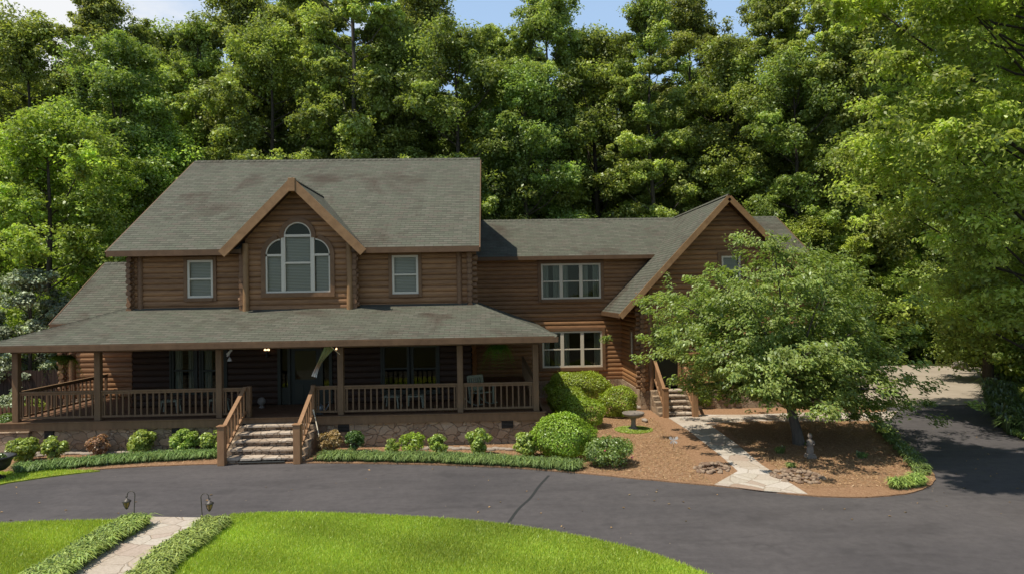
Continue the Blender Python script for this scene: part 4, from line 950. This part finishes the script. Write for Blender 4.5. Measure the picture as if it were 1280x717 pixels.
# ------------------------------------------------------------------ border grasses
def tuft_strip(name, path, width, n_t, nb, L, label, mat, cat='border grass', W=.014, droop=.75, z=.03, base=1.0):
    path = [Vector(p) for p in path]; seg = [(a, b, (b-a).length) for a, b in zip(path[:-1], path[1:])]; tot = sum(s[2] for s in seg)
    Vs = []; Ts = []
    for k in range(n_t):
        s = rng.uniform(0, tot)
        for a, b, l in seg:
            if s <= l: break
            s -= l
        d = (b-a).normalized(); nrm = Vector((-d.y, d.x, 0)); c = a+d*s+nrm*rng.uniform(-.5, .5)*width
        tl = L*rng.uniform(.7, 1.25); az_ = rng.uniform(0, 6.28, nb); ln = tl*rng.uniform(.7, 1.2, nb); dr = droop*rng.uniform(.5, 1.3, nb)
        ou = np.stack([np.cos(az_), np.sin(az_), np.zeros(nb)], 1); sd_ = np.stack([-np.sin(az_), np.cos(az_), np.zeros(nb)], 1)
        o = np.array([c.x, c.y, z])+rng.normal(size=(nb, 3))*np.array([.03, .03, 0])
        p1 = o+ou*(ln*.30*dr)[:, None]+np.array([0, 0, 1])*(ln*.62)[:, None]; p2 = o+ou*(ln*.85*dr)[:, None]+np.array([0, 0, 1])*(ln*(.80-.45*dr))[:, None]
        w_ = W
        Vs.append(np.stack([o-sd_*w_*.6, o+sd_*w_*.6, p1+sd_*w_, p1-sd_*w_], 1)); Vs.append(np.stack([p1-sd_*w_, p1+sd_*w_, p2+sd_*w_*.2, p2-sd_*w_*.2], 1))
        bt = base*rng.uniform(.75, 1.2); T = tints(nb, bt); Ts += [T*.7, T*1.1]
    o = npmesh(name, np.concatenate(Vs), 4, M[mat], None, np.concatenate(Ts)); return tag(o, label, cat, None, 'stuff')
def bedline(pts): return spline(GL(pts), 4)
tuft_strip('border_grass', bedline([(22, 591), (60, 587), (110, 582), (150, 578.5), (210, 574.5), (272, 571.5)]), .46, 560, 32, .27, 'dark green grass border along the drive left of the front steps', 'leaf_lir', droop=.9, W=.0085)
tuft_strip('border_grass', bedline([(398, 575), (450, 575), (500, 576), (560, 577.5), (620, 580), (680, 584), (722, 588)]), .44, 620, 32, .27, 'dark green grass border along the drive right of the front steps', 'leaf_lir', droop=.9, W=.0085)
tuft_strip('border_grass', [G(172, 656), G(120, 687), G(88, 707), G(40, 740), G(-30, 790)], .46, 620, 34, .235, 'pale striped grass edging on the left of the stone path', 'leaf_lir2', W=.011)
tuft_strip('border_grass', [G(272, 657), G(238, 682), G(205, 707), G(170, 740), G(110, 790)], .46, 620, 34, .235, 'pale striped grass edging on the right of the stone path', 'leaf_lir2', W=.011)
tuft_strip('border_grass', bedline([(1095, 532), (1110, 545), (1130, 565), (1147, 583), (1152, 594)]), .34, 200, 18, .20, 'shaded grass edging along the right rim of the tree bed', 'leaf_lir')
tuft_strip('border_grass', [G(1118, 612), G(1135, 609), G(1152, 604)], .25, 70, 24, .26, 'bright grass clump at the tip of the tree bed', 'leaf_lir2', W=.012)
tuft_strip('lily_bed', [G(1285, 548), G(1266, 530), G(1252, 510), G(1248, 492)], .9, 120, 20, .8, 'tall strappy lily leaves on the shady right verge', 'leaf_lir', 'lilies', W=.022, base=.5)  # lowered base tint paints the tree shade into the lily leaves
tuft_strip('verge_grass', [G(1310, 555), G(1285, 545), G(1262, 532)], .7, 160, 26, .18, 'low grass at the right edge of the drive', 'leaf_lir2')
for (px, py, L_, lab) in ((975, 567, .22, 'small grass tuft in the mulch left of the statue'), (1077, 573, .22, 'small dark grass tuft in the mulch right of the statue'), (990, 586, .16, 'small bright tuft growing from the right stone pile'), (1008, 557, .1, 'tiny tuft at the foot of the garden tree')):
    o = tuft_strip('grass_tuft', [G(px-3, py), G(px+3, py)], .12, 7, 22, L_, lab, 'leaf_lir'); del o['kind']
# green ground cover ring round the birdbath
bb = G(792, 538)
C = np.zeros((5200, 3)); a = rng.uniform(0, 6.28, 5200); r_ = np.sqrt(rng.random(5200)); C[:, 0] = bb.x+np.cos(a)*r_*.60; C[:, 1] = bb.y+np.sin(a)*r_*.62; C[:, 2] = .04+rng.random(5200)*.05*(1.2-r_)
N = rng.normal(size=(5200, 3))*.4+np.array([0, 0, 1]); L = rng.uniform(.03, .06, 5200)
tag(npmesh('ground_cover', leaves(C, N, L, L*.6), 4, M['leaf_lime'], None, tints(5200, 1.05)), 'round patch of lime ground cover encircling the birdbath', 'ground cover', None, 'stuff')
# lawn blades
def blades(name, poly, n, box, label):
    from mathutils.geometry import intersect_point_line
    pts = np.stack([rng.uniform(box[0], box[1], n), rng.uniform(box[2], box[3], n)], 1); px = np.array([p[0] for p in poly]); py = np.array([p[1] for p in poly])
    ins = np.zeros(n, bool); j = len(px)-1
    for i in range(len(px)):
        c = ((py[i] > pts[:, 1]) != (py[j] > pts[:, 1])) & (pts[:, 0] < (px[j]-px[i])*(pts[:, 1]-py[i])/(py[j]-py[i]+1e-9)+px[i]); ins ^= c; j = i
    pts = pts[ins]; n = len(pts); a = rng.uniform(0, 6.28, n); h = rng.uniform(.035, .075, n); w_ = rng.uniform(.006, .010, n)
    o = np.stack([pts[:, 0], pts[:, 1], np.full(n, .028)], 1); sd_ = np.stack([np.cos(a), np.sin(a), np.zeros(n)], 1)*w_[:, None]; tip = o+np.stack([rng.normal(size=n)*.025, rng.normal(size=n)*.025, h], 1)
    V = np.stack([o-sd_, o+sd_, tip], 1); T = tints(n, 1, .25, .15)*(1+.13*np.sin(pts[:, :1]*.7+2)*np.sin(pts[:, 1:]*.9)+.16*np.sin(pts[:, :1]*1.9+pts[:, 1:]*1.1)*np.sin(pts[:, 1:]*2.3))
    return tag(npmesh(name, V, 3, M['grass'], None, T), label, 'grass', None, 'stuff')
blades('grass', lawn_r, 330000, (-6.2, 4.2, 10.0, 14.2), 'mown bright green lawn right of the stone path'); blades('grass', lawn_l, 110000, (-11.5, -6.2, 10.3, 14.2), 'mown bright green lawn left of the stone path')
blades('grass', [tuple(p) for p in verge]+[tuple(G(70, 588)), tuple(G(30, 590)), tuple(G(-60, 592))], 40000, (-15.5, -8.5, 16, 19.5), 'thin strip of grass between the urn and the drive')
# dead leaves blown on to the drive
n = 420; x = rng.uniform(-14, 17, n); y = rng.uniform(12.5, 21, n); kp = (rng.random(n) < .35) | (x > 6); x, y = x[kp], y[kp]; n = len(x)
L = rng.uniform(.04, .085, n); tag(npmesh('fallen_leaves', leaves(np.stack([x, y, np.full(n, .016)], 1), rng.normal(size=(n, 3))*.2+np.array([0, 0, 1]), L, L*.6), 4, leafmat('dry_leaf', (.34, .21, .10), .2, 0, .03), None, tints(n, 1, .5)), 'dry leaves scattered over the asphalt', 'fallen leaves', None, 'stuff')
# pine straw scattered over the beds
def straw(n, box, poly=None):
    x = rng.uniform(box[0], box[1], n); y = rng.uniform(box[2], box[3], n); C = np.stack([x, y, .036+rng.random(n)*.02], 1); N = rng.normal(size=(n, 3))*.25+np.array([0, 0, 1]); L = rng.uniform(.05, .14, n)
    return leaves(C, N, L, np.full(n, .010), fold=0)
sv = [straw(26000, (1.0, 7.5, 15.2, 23.6)), straw(26000, (5.5, 12.6, 14.8, 23)), straw(6000, (-13, 1.7, 18.2, 20.0))]
V = np.concatenate(sv); m_ = leafmat('dry_pine_needles', (.46, .28, .155), .1, 0, .05); 
px_ = np.array([p.x for p in bedc]); py_ = np.array([p.y for p in bedc]); order = np.argsort(px_[:-12]); keep = V[:, 0, 1] > np.interp(V[:, 0, 0], px_[:-12][order], py_[:-12][order])+.08
V = V[keep]; wa = [G(833, 521), G(1012, 620)]
cx = V[:, 0, :2]; t_ = (cx[:, 1]-wa[0].y)/(wa[1].y-wa[0].y); wx = G(850, 521).x+(G(955, 617).x-G(850, 521).x)*t_; V = V[(np.abs(cx[:, 0]-wx) > .95) | (t_ < 0)]
tag(npmesh('pine_straw', V, 4, m_, None, tints(len(V), 1, .5)), 'loose brown pine straw strewn over the mulch beds', 'pine straw', None, 'stuff')
# ------------------------------------------------------------------ stones
def rock_mesh(name, seed, sq=(1, .8, .6), mat='rock'):
    r2 = random.Random(seed); mb = MB(); n = 9
    prof = []; vs = []
    for i in range(7):
        th = math.pi*i/6
        for k in range(n):
            a = 2*math.pi*k/n; q = 1+r2.uniform(-.16, .16); vs.append((math.sin(th)*math.cos(a)*q*sq[0], math.sin(th)*math.sin(a)*q*sq[1], math.cos(th)*q*sq[2]))
    mb.faces(vs, [(i*n+k, (i+1)*n+k, (i+1)*n+(k+1) % n, i*n+(k+1) % n) for i in range(6) for k in range(n)], 0, True)
    o = mb.build(name, M[mat]); me = o.data; bpy.data.objects.remove(o); return me
pm = [rock_mesh('stone', i, (1, .75, .55), 'pebble' if i % 3 else 'pebble2') for i in range(6)]
for (cx_, cy_, w_, h_, lab, grp, n) in ((890, 587, 46, 14, 'small tan stone in the loose pile left of the flagstone walk', 'stones in the pile left of the walk', 90), (997, 597, 66, 17, 'small tan stone in the loose pile right of the flagstone walk', 'stones in the pile right of the walk', 95)):
    for k in range(n):
        a = random.uniform(0, 6.28); q = math.sqrt(random.random()); p = G(cx_+w_*.5*q*math.cos(a), cy_+h_*.5*q*math.sin(a)+ (0 if cx_ < 900 else (q*math.cos(a))*3)); o = link('stone', pm[k % 6], None, (p.x, p.y, .045+.13*(1-q)*random.random()), random.uniform(0, 6))
        s = random.uniform(.045, .085); o.scale = (s, s, s); o.rotation_euler.x = random.uniform(-.5, .5); tag(o, lab, 'stone', grp)
em = [rock_mesh('edging_stone', 20+i, (1, .6, .42), 'rock') for i in range(5)]
for k in range(17):
    px = 530+k*8.2; p = G(px, 562+k*.1+random.uniform(-1, 1)); o = link('edging_stone', em[k % 5], None, (p.x, p.y, .05), random.uniform(-.3, .3)); s = random.uniform(.10, .16); o.scale = (s*1.2, s, s); tag(o, 'pale edging stone in the row along the foundation right of the steps', 'stone', 'edging stones right of the steps')
for k in range(22):
    px = 36+k*10.6; p = G(px, 571-k*.30+random.uniform(-1, 1)); o = link('edging_stone', em[(k+2) % 5], None, (p.x, p.y, .055), random.uniform(-.2, .2)); s = random.uniform(.13, .19); o.scale = (s*1.35, s*.8, s*.75); tag(o, 'pinkish tan edging stone in the row along the foundation left of the steps', 'stone', 'edging stones left of the steps')
for px, py, s, lab in ((42, 560, .2, 'grey stone stacked against the corner pier, upper'), (38, 568, .22, 'grey stone at the foot of the corner pier, lower left'), (48, 571, .16, 'grey stone at the foot of the corner pier, lower right'), (797, 512, .2, 'tan stone at the left foot of the side steps'), (806, 528, .16, 'flat pale stone between the birdbath and the side steps')):
    p = G(px, py); o = link('stone', em[int(px) % 5], None, (p.x, p.y, .09), px); o.scale = (s, s, s); tag(o, lab, 'stone')
p = G(1205, 461); o = link('boulder', rock_mesh('boulder', 77, (1.1, .7, .5), 'rock'), None, (p.x, p.y+.3, .15)); o.scale = (.42, .42, .5); o.active_material = M['rock']; tag(o, 'pale boulder at the far edge of the parking pad', 'boulder')
# ------------------------------------------------------------------ ornaments
f = empty('birdbath', (bb.x, bb.y, .03), 'grey stone birdbath with scalloped basin in the mulch bed', 'birdbath')
mb = MB(); mb.lathe([(.001, 0), (.17, 0), (.17, .04), (.13, .07), (.10, .10), (.075, .18), (.07, .28), (.09, .36), (.14, .40), (.001, .41)], (0,0,0), 20); mb.build('pedestal', M['concrete_orn'], f)
mb = MB(); vs = []; prof = [(.02, .40), (.14, .40), (.27, .45), (.34, .52), (.335, .56), (.31, .555), (.25, .50), (.10, .475), (.001, .47)]; n = 40
for r_, z_ in prof:
    for k in range(n): q = r_*(1+(.04*abs(math.sin(k*math.pi/5)) if r_ > .26 else 0)); vs.append((q*math.cos(2*math.pi*k/n), q*math.sin(2*math.pi*k/n), z_))
mb.faces(vs, [(i*n+k, i*n+(k+1) % n, (i+1)*n+(k+1) % n, (i+1)*n+k) for i in range(len(prof)-1) for k in range(n)], 0, True); mb.build('basin', M['concrete_orn'], f)
# statue of a robed child under the tree
p = G(1013, 573); f = empty('garden_statue', (p.x, p.y, .03), 'small grey stone garden statue standing under the garden tree', 'statue')
mb = MB(); mb.box((-.12, -.12, 0), (.12, .12, .07)); mb.box((-.10, -.10, .07), (.10, .10, .11)); mb.build('plinth', M['concrete_orn'], f, (0,0,0), .01)
mb = MB(); vs = []; prof = [(.085, .11), (.095, .16), (.085, .26), (.07, .34), (.085, .42), (.075, .46), (.035, .485), (.03, .50), (.05, .525), (.06, .56), (.052, .60), (.03, .63), (.001, .635)]; n = 18
for i, (r_, z_) in enumerate(prof):
    for k in range(n): q = r_*(1+(.06*math.cos(k*2.1) if i < 4 else 0)); vs.append((q*math.cos(2*math.pi*k/n), q*.8*math.sin(2*math.pi*k/n), z_))
mb.faces(vs, [(i*n+k, i*n+(k+1) % n, (i+1)*n+(k+1) % n, (i+1)*n+k) for i in range(len(prof)-1) for k in range(n)], 0, True)
for s in (-1, 1): mb.tube([(s*.08, 0, .44), (s*.105, -.02, .36), (s*.05, -.085, .34), (0, -.10, .36)], [.024, .022, .018, .016], 8)
mb.build('figure', M['concrete_orn'], f)
# white butterfly ornament
p = G(842, 560); f = empty('butterfly_ornament', (p.x, p.y, .03), 'white butterfly garden stake standing in the mulch beside the walk', 'garden ornament')
mb = MB()
for s in (-1, 1):
    for q, sc_ in ((1, 1), (-1, .8)):
        pts = [(s*.01, 0, .20), (s*.05*sc_, -.01, .20+q*.09*sc_), (s*.11*sc_, -.02, .20+q*.115*sc_), (s*.135*sc_, -.025, .20+q*.06*sc_), (s*.09*sc_, -.02, .20+q*.02)]
        mb.face(pts if s*q > 0 else pts[::-1])
mb.build('wings', M['white'], f); mb = MB(); mb.tube([(0, 0, .10), (0, 0, .28)], .012, 6); mb.build('body', M['white'], f); mb = MB(); mb.tube([(0, .005, -.05), (0, .005, .14)], .005, 5); mb.build('stake', M['iron'], f)
# shepherd hook lanterns
def lantern(px, pyb, ptop, s, label):
    b = G(px, pyb); z1 = PZ(px, ptop, b.y); f = empty('lantern_hook', (b.x, b.y, .0), label, 'lantern', 'lanterns flanking the stone path')
    mb = MB(); k = .075; top = z1-k; lean = -.03*s
    pts = [(lean*-1, 0, 0), (0, 0, top)]+[(s*(k-k*math.cos(t)), 0, top+k*math.sin(t)) for t in (.5, 1.1, 1.57, 2.1, 2.7, 3.14)]+[(s*2.0*k, 0, top-.03), (s*2.2*k, 0, top-.05), (s*2.45*k, 0, top-.03)]
    mb.tube(pts, .009, 6); mb.build('hook', M['iron2'], f); lxx = s*2.15*k; lz = top-.075
    mb = MB(); mb.lathe([(.001, .02), (.02, 0), (.05, -.02), (.085, -.045), (.08, -.06), (.02, -.055)], (lxx, 0, lz), 12)
    for q in range(5):
        a = q*1.257; mb.tube([(lxx+.066*math.cos(a), .066*math.sin(a), lz-.055), (lxx+.05*math.cos(a), .05*math.sin(a), lz-.13), (lxx+.022*math.cos(a), .022*math.sin(a), lz-.18)], .006, 5)
    mb.lathe([(.03, -.175), (.025, -.19), (.008, -.205), (.001, -.215)], (lxx, 0, lz), 10); mb.tube([(lxx, 0, lz+.02), (lxx, 0, lz+.05)], .006, 5); mb.build('lantern_cage', M['iron2'], f)
    mb = MB(); mb.lathe([(.052, -.06), (.05, -.10), (.036, -.14), (.02, -.175)], (lxx, 0, lz), 12); mb.build('lantern_glass', M['amber'], f)
lantern(169, 653, 613, -1, 'rusty hanging lantern on a hook at the left of the stone path'); lantern(251.5, 655, 616, 1, 'rusty hanging lantern on a hook at the right of the stone path')
# urn at the left edge
p = G(-6, 600); f = empty('garden_urn', (p.x, p.y, .03), 'dark cast iron urn on the grass at the left edge of the drive', 'urn')
mb = MB(); mb.lathe([(.001, 0), (.22, 0), (.22, .05), (.13, .08), (.08, .14), (.09, .20), (.001, .2)], (0,0,0), 24); mb.build('foot', M['iron'], f)
mb = MB(); mb.lathe([(.06, .19), (.22, .23), (.31, .32), (.34, .42), (.37, .50), (.44, .53), (.45, .56), (.42, .575), (.36, .56), (.32, .50), (.001, .48)], (0,0,0), 28); mb.build('bowl', M['iron'], f)
V, T = clump((0, 0, .52), .24, 500, .07, .5); npmesh('planting', V, 4, M['leaf_dark'], f, T)
# fences at the left
def pickets(x0, x1, y, h, mat, label, w_=.085, gap=.05, top=True):
    f = empty('picket_fence' if top else 'board_fence', ((x0+x1)/2, y, 0), label, 'fence'); c = Vector(((x0+x1)/2, y, 0)); mb = MB(); x = x0
    while x < x1:
        hh = h+random.uniform(-.02, .02); mb.box((x, y-.012, .04), (x+w_, y+.012, hh))
        if top: mb.face([(x, y-.012, hh), (x+w_, y-.012, hh), (x+w_/2, y-.012, hh+.06)])
        x += w_+gap
    mb.build('pickets', M[mat], f, c); mb = MB()
    for z in (.25, h-.2): mb.box((x0, y+.013, z), (x1, y+.05, z+.08))
    mb.build('fence_rails', M[mat], f, c); x = x0
    while x <= x1:
        mb = MB(); mb.box((x-.05, y+.051, 0), (x+.05, y+.15, h+.03)); mb.build('fence_post', M[mat], f, c); x += 2.2
pickets(-22, -14.2, 23.2, .93, 'fence', 'brown picket fence left of the porch'); pickets(-30, -15.4, 29.5, 1.55, 'fence2', 'dark tall board fence behind the picket fence', .14, .012, False)
shrub(2, 0, 44, 26, 'low pale flowering bush between the two fences', 'leaf_pale', .09, 1.8, .8, Y=26.2)
shrub(30, 0, 34, 24, 'bright lime low plant behind the picket fence', 'leaf_lime', .09, 1.8, .8, Y=25.8)

# ------------------------------------------------------------------ trees
# small garden tree with layered spreading boughs
tb = G(997, 556); gt = empty('garden_tree', (tb.x, tb.y, .0), 'spreading small garden tree with layered green boughs in the mulch island', 'tree')
mb = MB(); fork = np.array([-.12, .1, 1.05]); mb.tube([(.05, 0, -.05), (.0, .02, .35), (-.08, .06, .75), tuple(fork)], [.19, .145, .125, .13], 10)
Vs = []; Ts = []; nb_ = 30
cz0 = np.array([-.45, .35, 0])
for k in range(nb_):
    a = k*2.39996; t = (k+.5)/nb_                     # low boughs reach far, high ones stand up
    reach = 3.9*(1-t**2.8*.62)*rng.uniform(.8, 1.05); ztip = .95+4.35*t**1.05+rng.uniform(-.45, .45); right = math.cos(a)
    if t < .17: reach *= .9
    ztip -= .55*max(0, right)*(1-t); ztip = max(ztip, .75)
    ztip += 1.0*max(0, -right)*(1-t)
    if right > 0: reach *= .90
    else: reach *= 1-.17*abs(right)
    tip = np.array([math.cos(a)*reach, math.sin(a)*reach*.9, ztip])+cz0; midp = fork*.4+tip*.55+np.array([0, 0, .45+.3*t])*(1.0)
    pts = []
    for q in np.linspace(0, 1, 7): pts.append((1-q)**2*fork+2*q*(1-q)*(midp+np.array([0, 0, .25]))+q*q*tip)
    mb.tube([tuple(p) for p in pts], list(np.linspace(.065*(1-.4*t), .010, 7)), 6, cap=False)
    for q in np.linspace(.34, 1.04, 9):
        c = (1-q)**2*fork+2*q*(1-q)*midp+q*q*tip; spread = .26+.62*math.sin(min(1, q)*math.pi*.72)
        for j in range(4):
            o = rng.normal(size=3)*np.array([spread, spread, .27]); cc = c+o*np.array([.85, .85, 1]); rr = rng.uniform(.22, .42)
            n = 74; d = rand_dirs(n); C = cc+d*(rr*(.25+.75*rng.random(n)))[:, None]*np.array([1, 1, .6])
            out = unit(cc-np.array([0, 0, cc[2]+.5])[None, :])[0] if False else unit((cc-np.array([cz0[0], cz0[1], cc[2]]))[None, :])[0]
            tang = np.tile(out*.9+np.array([0, 0, -.55]), (n, 1))+rng.normal(size=(n, 3))*.55; N = np.array([0, 0, 1.])+rng.normal(size=(n, 3))*.42+out*.25
            L = rng.uniform(.085, .15, n); Vs.append(leaves(C, N, L, L*.46, tang)); Ts.append(tints(n, rng.uniform(.78, 1.2)))
    if t > .55:                                        # whippy top shoots
        for j in range(2):
            sdir = np.array([rng.normal()*.35+math.cos(a)*.35, rng.normal()*.35, 1.]); s0 = tip; L_ = rng.uniform(.3, .85)
            mb.tube([tuple(s0), tuple(s0+sdir*L_)], [.010, .004], 4, cap=False); n = 60; qq = rng.random(n); C = s0+sdir*L_*qq[:, None]+rng.normal(size=(n, 3))*.07
            L = rng.uniform(.07, .12, n); Vs.append(leaves(C, np.array([0, 0, .7])+rng.normal(size=(n, 3))*.6, L, L*.46)); Ts.append(tints(n, 1.05))
mb.build('trunk', M['bark2'], gt); V = np.concatenate(Vs); V = V[V[:, :, 2].min(axis=1) > .45]; TT = np.concatenate(Ts)[:0]
Vall = np.concatenate(Vs); keep = Vall[:, :, 2].min(axis=1) > np.where(Vall[:, 0, 0] > 1.1, .7, 1.15); npmesh('crown', Vall[keep], 4, M['leaf_cherry'], gt, np.concatenate(Ts)[keep])
# forest tree kinds
K = {}
K['oak'] = Proto('oak_tree', H=21, base=2.5, Rad=4.5, nlobe=52, leaf=.18, nsub=18, nleaf=115, col=(1.04, 1.08, .95), trunk_r=.26)
K['tall'] = Proto('tall_forest_tree', H=25, base=5, Rad=3.3, nlobe=52, leaf=.175, nsub=18, nleaf=115, col=(1.06, 1.06, 1.0), trunk_r=.24, peak=.45, bark='bark2')
K['poplar'] = Proto('poplar_tree', H=24.5, base=3, Rad=2.9, nlobe=52, leaf=.17, nsub=18, nleaf=115, col=(1.2, 1.15, 1.05), peak=.42, bark='bark2')
K['maple'] = Proto('maple_tree', H=15, base=1.5, Rad=4.6, nlobe=38, leaf=.175, nsub=18, nleaf=115, col=(1.2, 1.3, .85), trunk_r=.2)
K['dark'] = Proto('dark_forest_tree', H=20, base=1.5, Rad=4.6, nlobe=38, leaf=.18, nsub=18, nleaf=115, col=(.9, .98, .85), trunk_r=.25)
K['sapling'] = Proto('sapling', H=8.5, base=.8, Rad=2.7, nlobe=22, leaf=.14, nsub=15, nleaf=100, col=(1.1, 1.2, .75), trunk_r=.09)
K['holly'] = Proto('holly_tree', H=6.2, base=.3, Rad=2.3, nlobe=26, leaf=.15, nsub=13, nleaf=80, col=(1, 1, 1), mat='leaf_pale', trunk_r=.1, peak=.3)
K['under'] = Proto('understorey_bush', H=3.2, base=.1, Rad=2.0, nlobe=12, leaf=.18, nsub=13, nleaf=70, col=(.75, .85, .6), trunk_r=.05, peak=.4)
K['beech'] = Proto('beech_tree', H=20.5, base=3.3, Rad=6.9, nlobe=100, leaf=.165, nsub=17, nleaf=110, col=(1.22, 1.3, 1.0), trunk_r=.24, peak=.42, lobe_r=(.19, .30), sub_sq=.5, asp=.5, skew=(-4.6, -2.2), mat='leaf_beech', limb=.10)
K['high'] = Proto('overhanging_tree', H=16.5, base=11.4, Rad=2.9, skew=(-6, 1), nlobe=26, leaf=.2, nsub=14, nleaf=80, col=(1.2, 1.25, .85), trunk_r=.3, sub_sq=.5)
def at(px, Y): return PX(px, Y), Y
def put(kind, px, Y, sc, label, sz=1.0, cat='tree', group=None, rz=None):
    x, y = at(px, Y); return K[kind].place(x, y, sc, label, cat, group, rz, sz)
GR = 'trees of the front row of the wood'
# left edge
put('holly', 34, 29.2+1.4, .98, 'pale grey green holly tree left of the house roof', cat='holly')
put('maple', 55, 34.5, 1.02, 'bright green rounded maple at the left edge beyond the fence', .95, group=GR)
put('dark', -150, 36, 0.899, 'dark tree at the very left edge in front of the maple', group=GR)
put('dark', 150, 41, 1.033, 'dark tree between the left maple and the main roof', group=GR)
put('maple', 205, 41.5, 1.02, 'yellow green maple just left of the roof ridge', 1.0, group=GR)
put('poplar', 120, 47, 1.12, 'grey green tall tree left of the maple by the roof', group=GR)
put('oak', 40, 46, 1.16, 'broad dark tree topping the skyline at the far left', group=GR)
put('tall', 165, 49, 1.02, 'slender tall tree under the cloud at upper left', group=GR)
put('poplar', 250, 47, 1.0, 'slender pale tree on the skyline left of the roof ridge', group=GR)
put('poplar', 480, 49, 1.06, 'slender pale tree on the skyline right of the dormer', group=GR)
put('tall', 655, 51, .98, 'slender tree at the skyline above the gap between the roofs', group=GR)
put('poplar', 775, 50, .98, 'slender pale crown on the skyline above the wing roof', group=GR)
put('oak', 205, 52, 1.24, 'dark crown against the cloud left of the roof ridge', group=GR)
put('tall', 310, 48, 1.101, 'tall tree on the skyline above the left end of the main roof', group=GR)
put('maple', 285, 42.5, .88, 'lime leafed maple behind the left end of the ridge', .95, group=GR)
put('sapling', 385, 39.5, 1.0, 'bright young tree rising just above the ridge over the dormer', group=GR)
put('oak', 345, 44.5, 1.101, 'mid green oak behind the ridge left of the dormer', group=GR)
put('poplar', 440, 43.0, 1.258, 'tall pale poplar rising behind the middle of the main roof', group=GR)
put('tall', 385, 50, 1.214, 'tall crown touching the top of the picture above the dormer', group=GR)
put('oak', 505, 46, 1.101, 'leafy oak behind the right half of the main roof', group=GR)
put('tall', 535, 51, 1.146, 'tall tree against the sky above the right end of the ridge', group=GR)
put('dark', 575, 42.5, 1.101, 'dark tree at the right corner of the main roof', group=GR)
put('poplar', 615, 49, 1.033, 'slim pale tree above the gap right of the main roof', group=GR)
put('tall', 690, 46, 1.056, 'olive toned tall tree above the left part of the wing roof', group=GR)
put('maple', 765, 41, .70, 'low lime tree peeping over the wing roof', .8, group=GR)
put('oak', 745, 46.5, 1.101, 'olive broad tree behind the middle of the wing roof', group=GR)
put('dark', 660, 43, 0.966, 'dark tree close behind the wing roof near the main house', group=GR)
put('poplar', 820, 44.5, 1.011, 'pale grey green tree left of the gable peak', group=GR)
put('tall', 870, 49, 1.101, 'tall ragged crown against the sky above the gable', group=GR)
put('sapling', 850, 39.5, .9, 'young tree behind the valley left of the gable peak', group=GR)
put('oak', 915, 45, 1.033, 'dark green oak directly behind the gable peak', group=GR)
put('tall', 965, 46, 1.078, 'tall tree right of the gable peak on the skyline', group=GR)
put('dark', 1000, 41, 0.966, 'dark tree behind the right end of the wing roof', group=GR)
put('poplar', 1030, 42.5, 1.124, 'bright tall tree above the small garden tree', group=GR)
put('maple', 1010, 39.5, .72, 'low bright maple right of the wing roof end', .85, group=GR)
put('oak', 1085, 42, 1.124, 'large green tree behind the parking pad, left part', group=GR)
put('dark', 1130, 46, 1.124, 'dark tree behind the parking pad, seen between brighter ones', group=GR)
put('maple', 1090, 41.5, .66, 'low spreading tree over the far left of the parking pad', .8, group=GR)
put('poplar', 1120, 42.5, .86, 'mid green tree leaning over the back of the parking pad', group=GR)
put('maple', 1062, 40.8, .66, 'low green tree between the wing roof end and the parking pad', group=GR)
put('maple', 1165, 41.2, .74, 'low fresh green tree at the back right of the parking pad', group=GR)
put('maple', 1200, 42, .95, 'rounded tree behind the pale boulder', group=GR)
put('oak', 1270, 40, 1.124, 'large tree behind the right verge', group=GR)
put('tall', 1180, 50, 1.18, 'tall crown filling the top right above the pad', group=GR)
K['beech'].place(19.2, 20.8, 1.0, 'large beech with drooping bright sprays leaning in at the right edge', 'tree', None, 0.0)
K['beech'].place(26.5, 25.5, .95, 'second bright beech filling the right edge behind the drooping one', 'tree', None, .15)
K['high'].place(10.7, 12.3, 1.0, 'high spreading crown above the drive, out past the top right corner', 'tree', None, 0.0)
K['dark'].place(23, 31, .8, 'shaded tree on the right verge beside the lilies', 'tree')
# rows behind
GB = 'trees deep in the wood'
kinds = ['oak', 'dark', 'tall', 'poplar', 'dark', 'oak']; i = 0
for Y, step, s0 in ((57, 5.2, 1.0), (66, 5.6, 1.02), (77, 6.2, 1.05)):
    x = -Y*.83
    while x < Y*.88:
        px = 613+x/Y*FPX; s = s0*random.uniform(.86, 1.08)*(0.93 if 560 < px < 1000 else 1.0)
        K[kinds[(i*7+i//3) % 6]].place(x+random.uniform(-1.2, 1.2), Y+random.uniform(-2.5, 2.5), s*(1.14 if Y > 60 else 1.12), 'tree deep in the wood, half hidden by the front rows', 'tree', GB); x += step*random.uniform(.85, 1.15); i += 1
GU = 'undergrowth bushes at the edge of the wood'
for px, Y, s in ((-30, 33, 1.2), (20, 36, 1.3), (70, 35, 1.3), (118, 37, 1.4), (165, 39, 1.4), (1040, 39.5, 1.0), (1075, 40.5, 1.1), (1120, 41, 1.1), (1150, 40.5, .8), (1175, 41.5, 1.0), (1228, 40, .9), (1250, 37, 1.0), (1275, 34, 1.2), (1300, 30, 1.2), (1290, 37, 1.4), (640, 40, 1.5), (700, 41, 1.5), (760, 42, 1.5), (820, 42, 1.5), (950, 41, 1.5), (1000, 40, 1.4)):
    x, y = at(px, Y); K['under'].place(x, y, s, 'leafy undergrowth bush at the foot of the wood', 'bush', GU)
for p_ in K.values(): p_.drop()
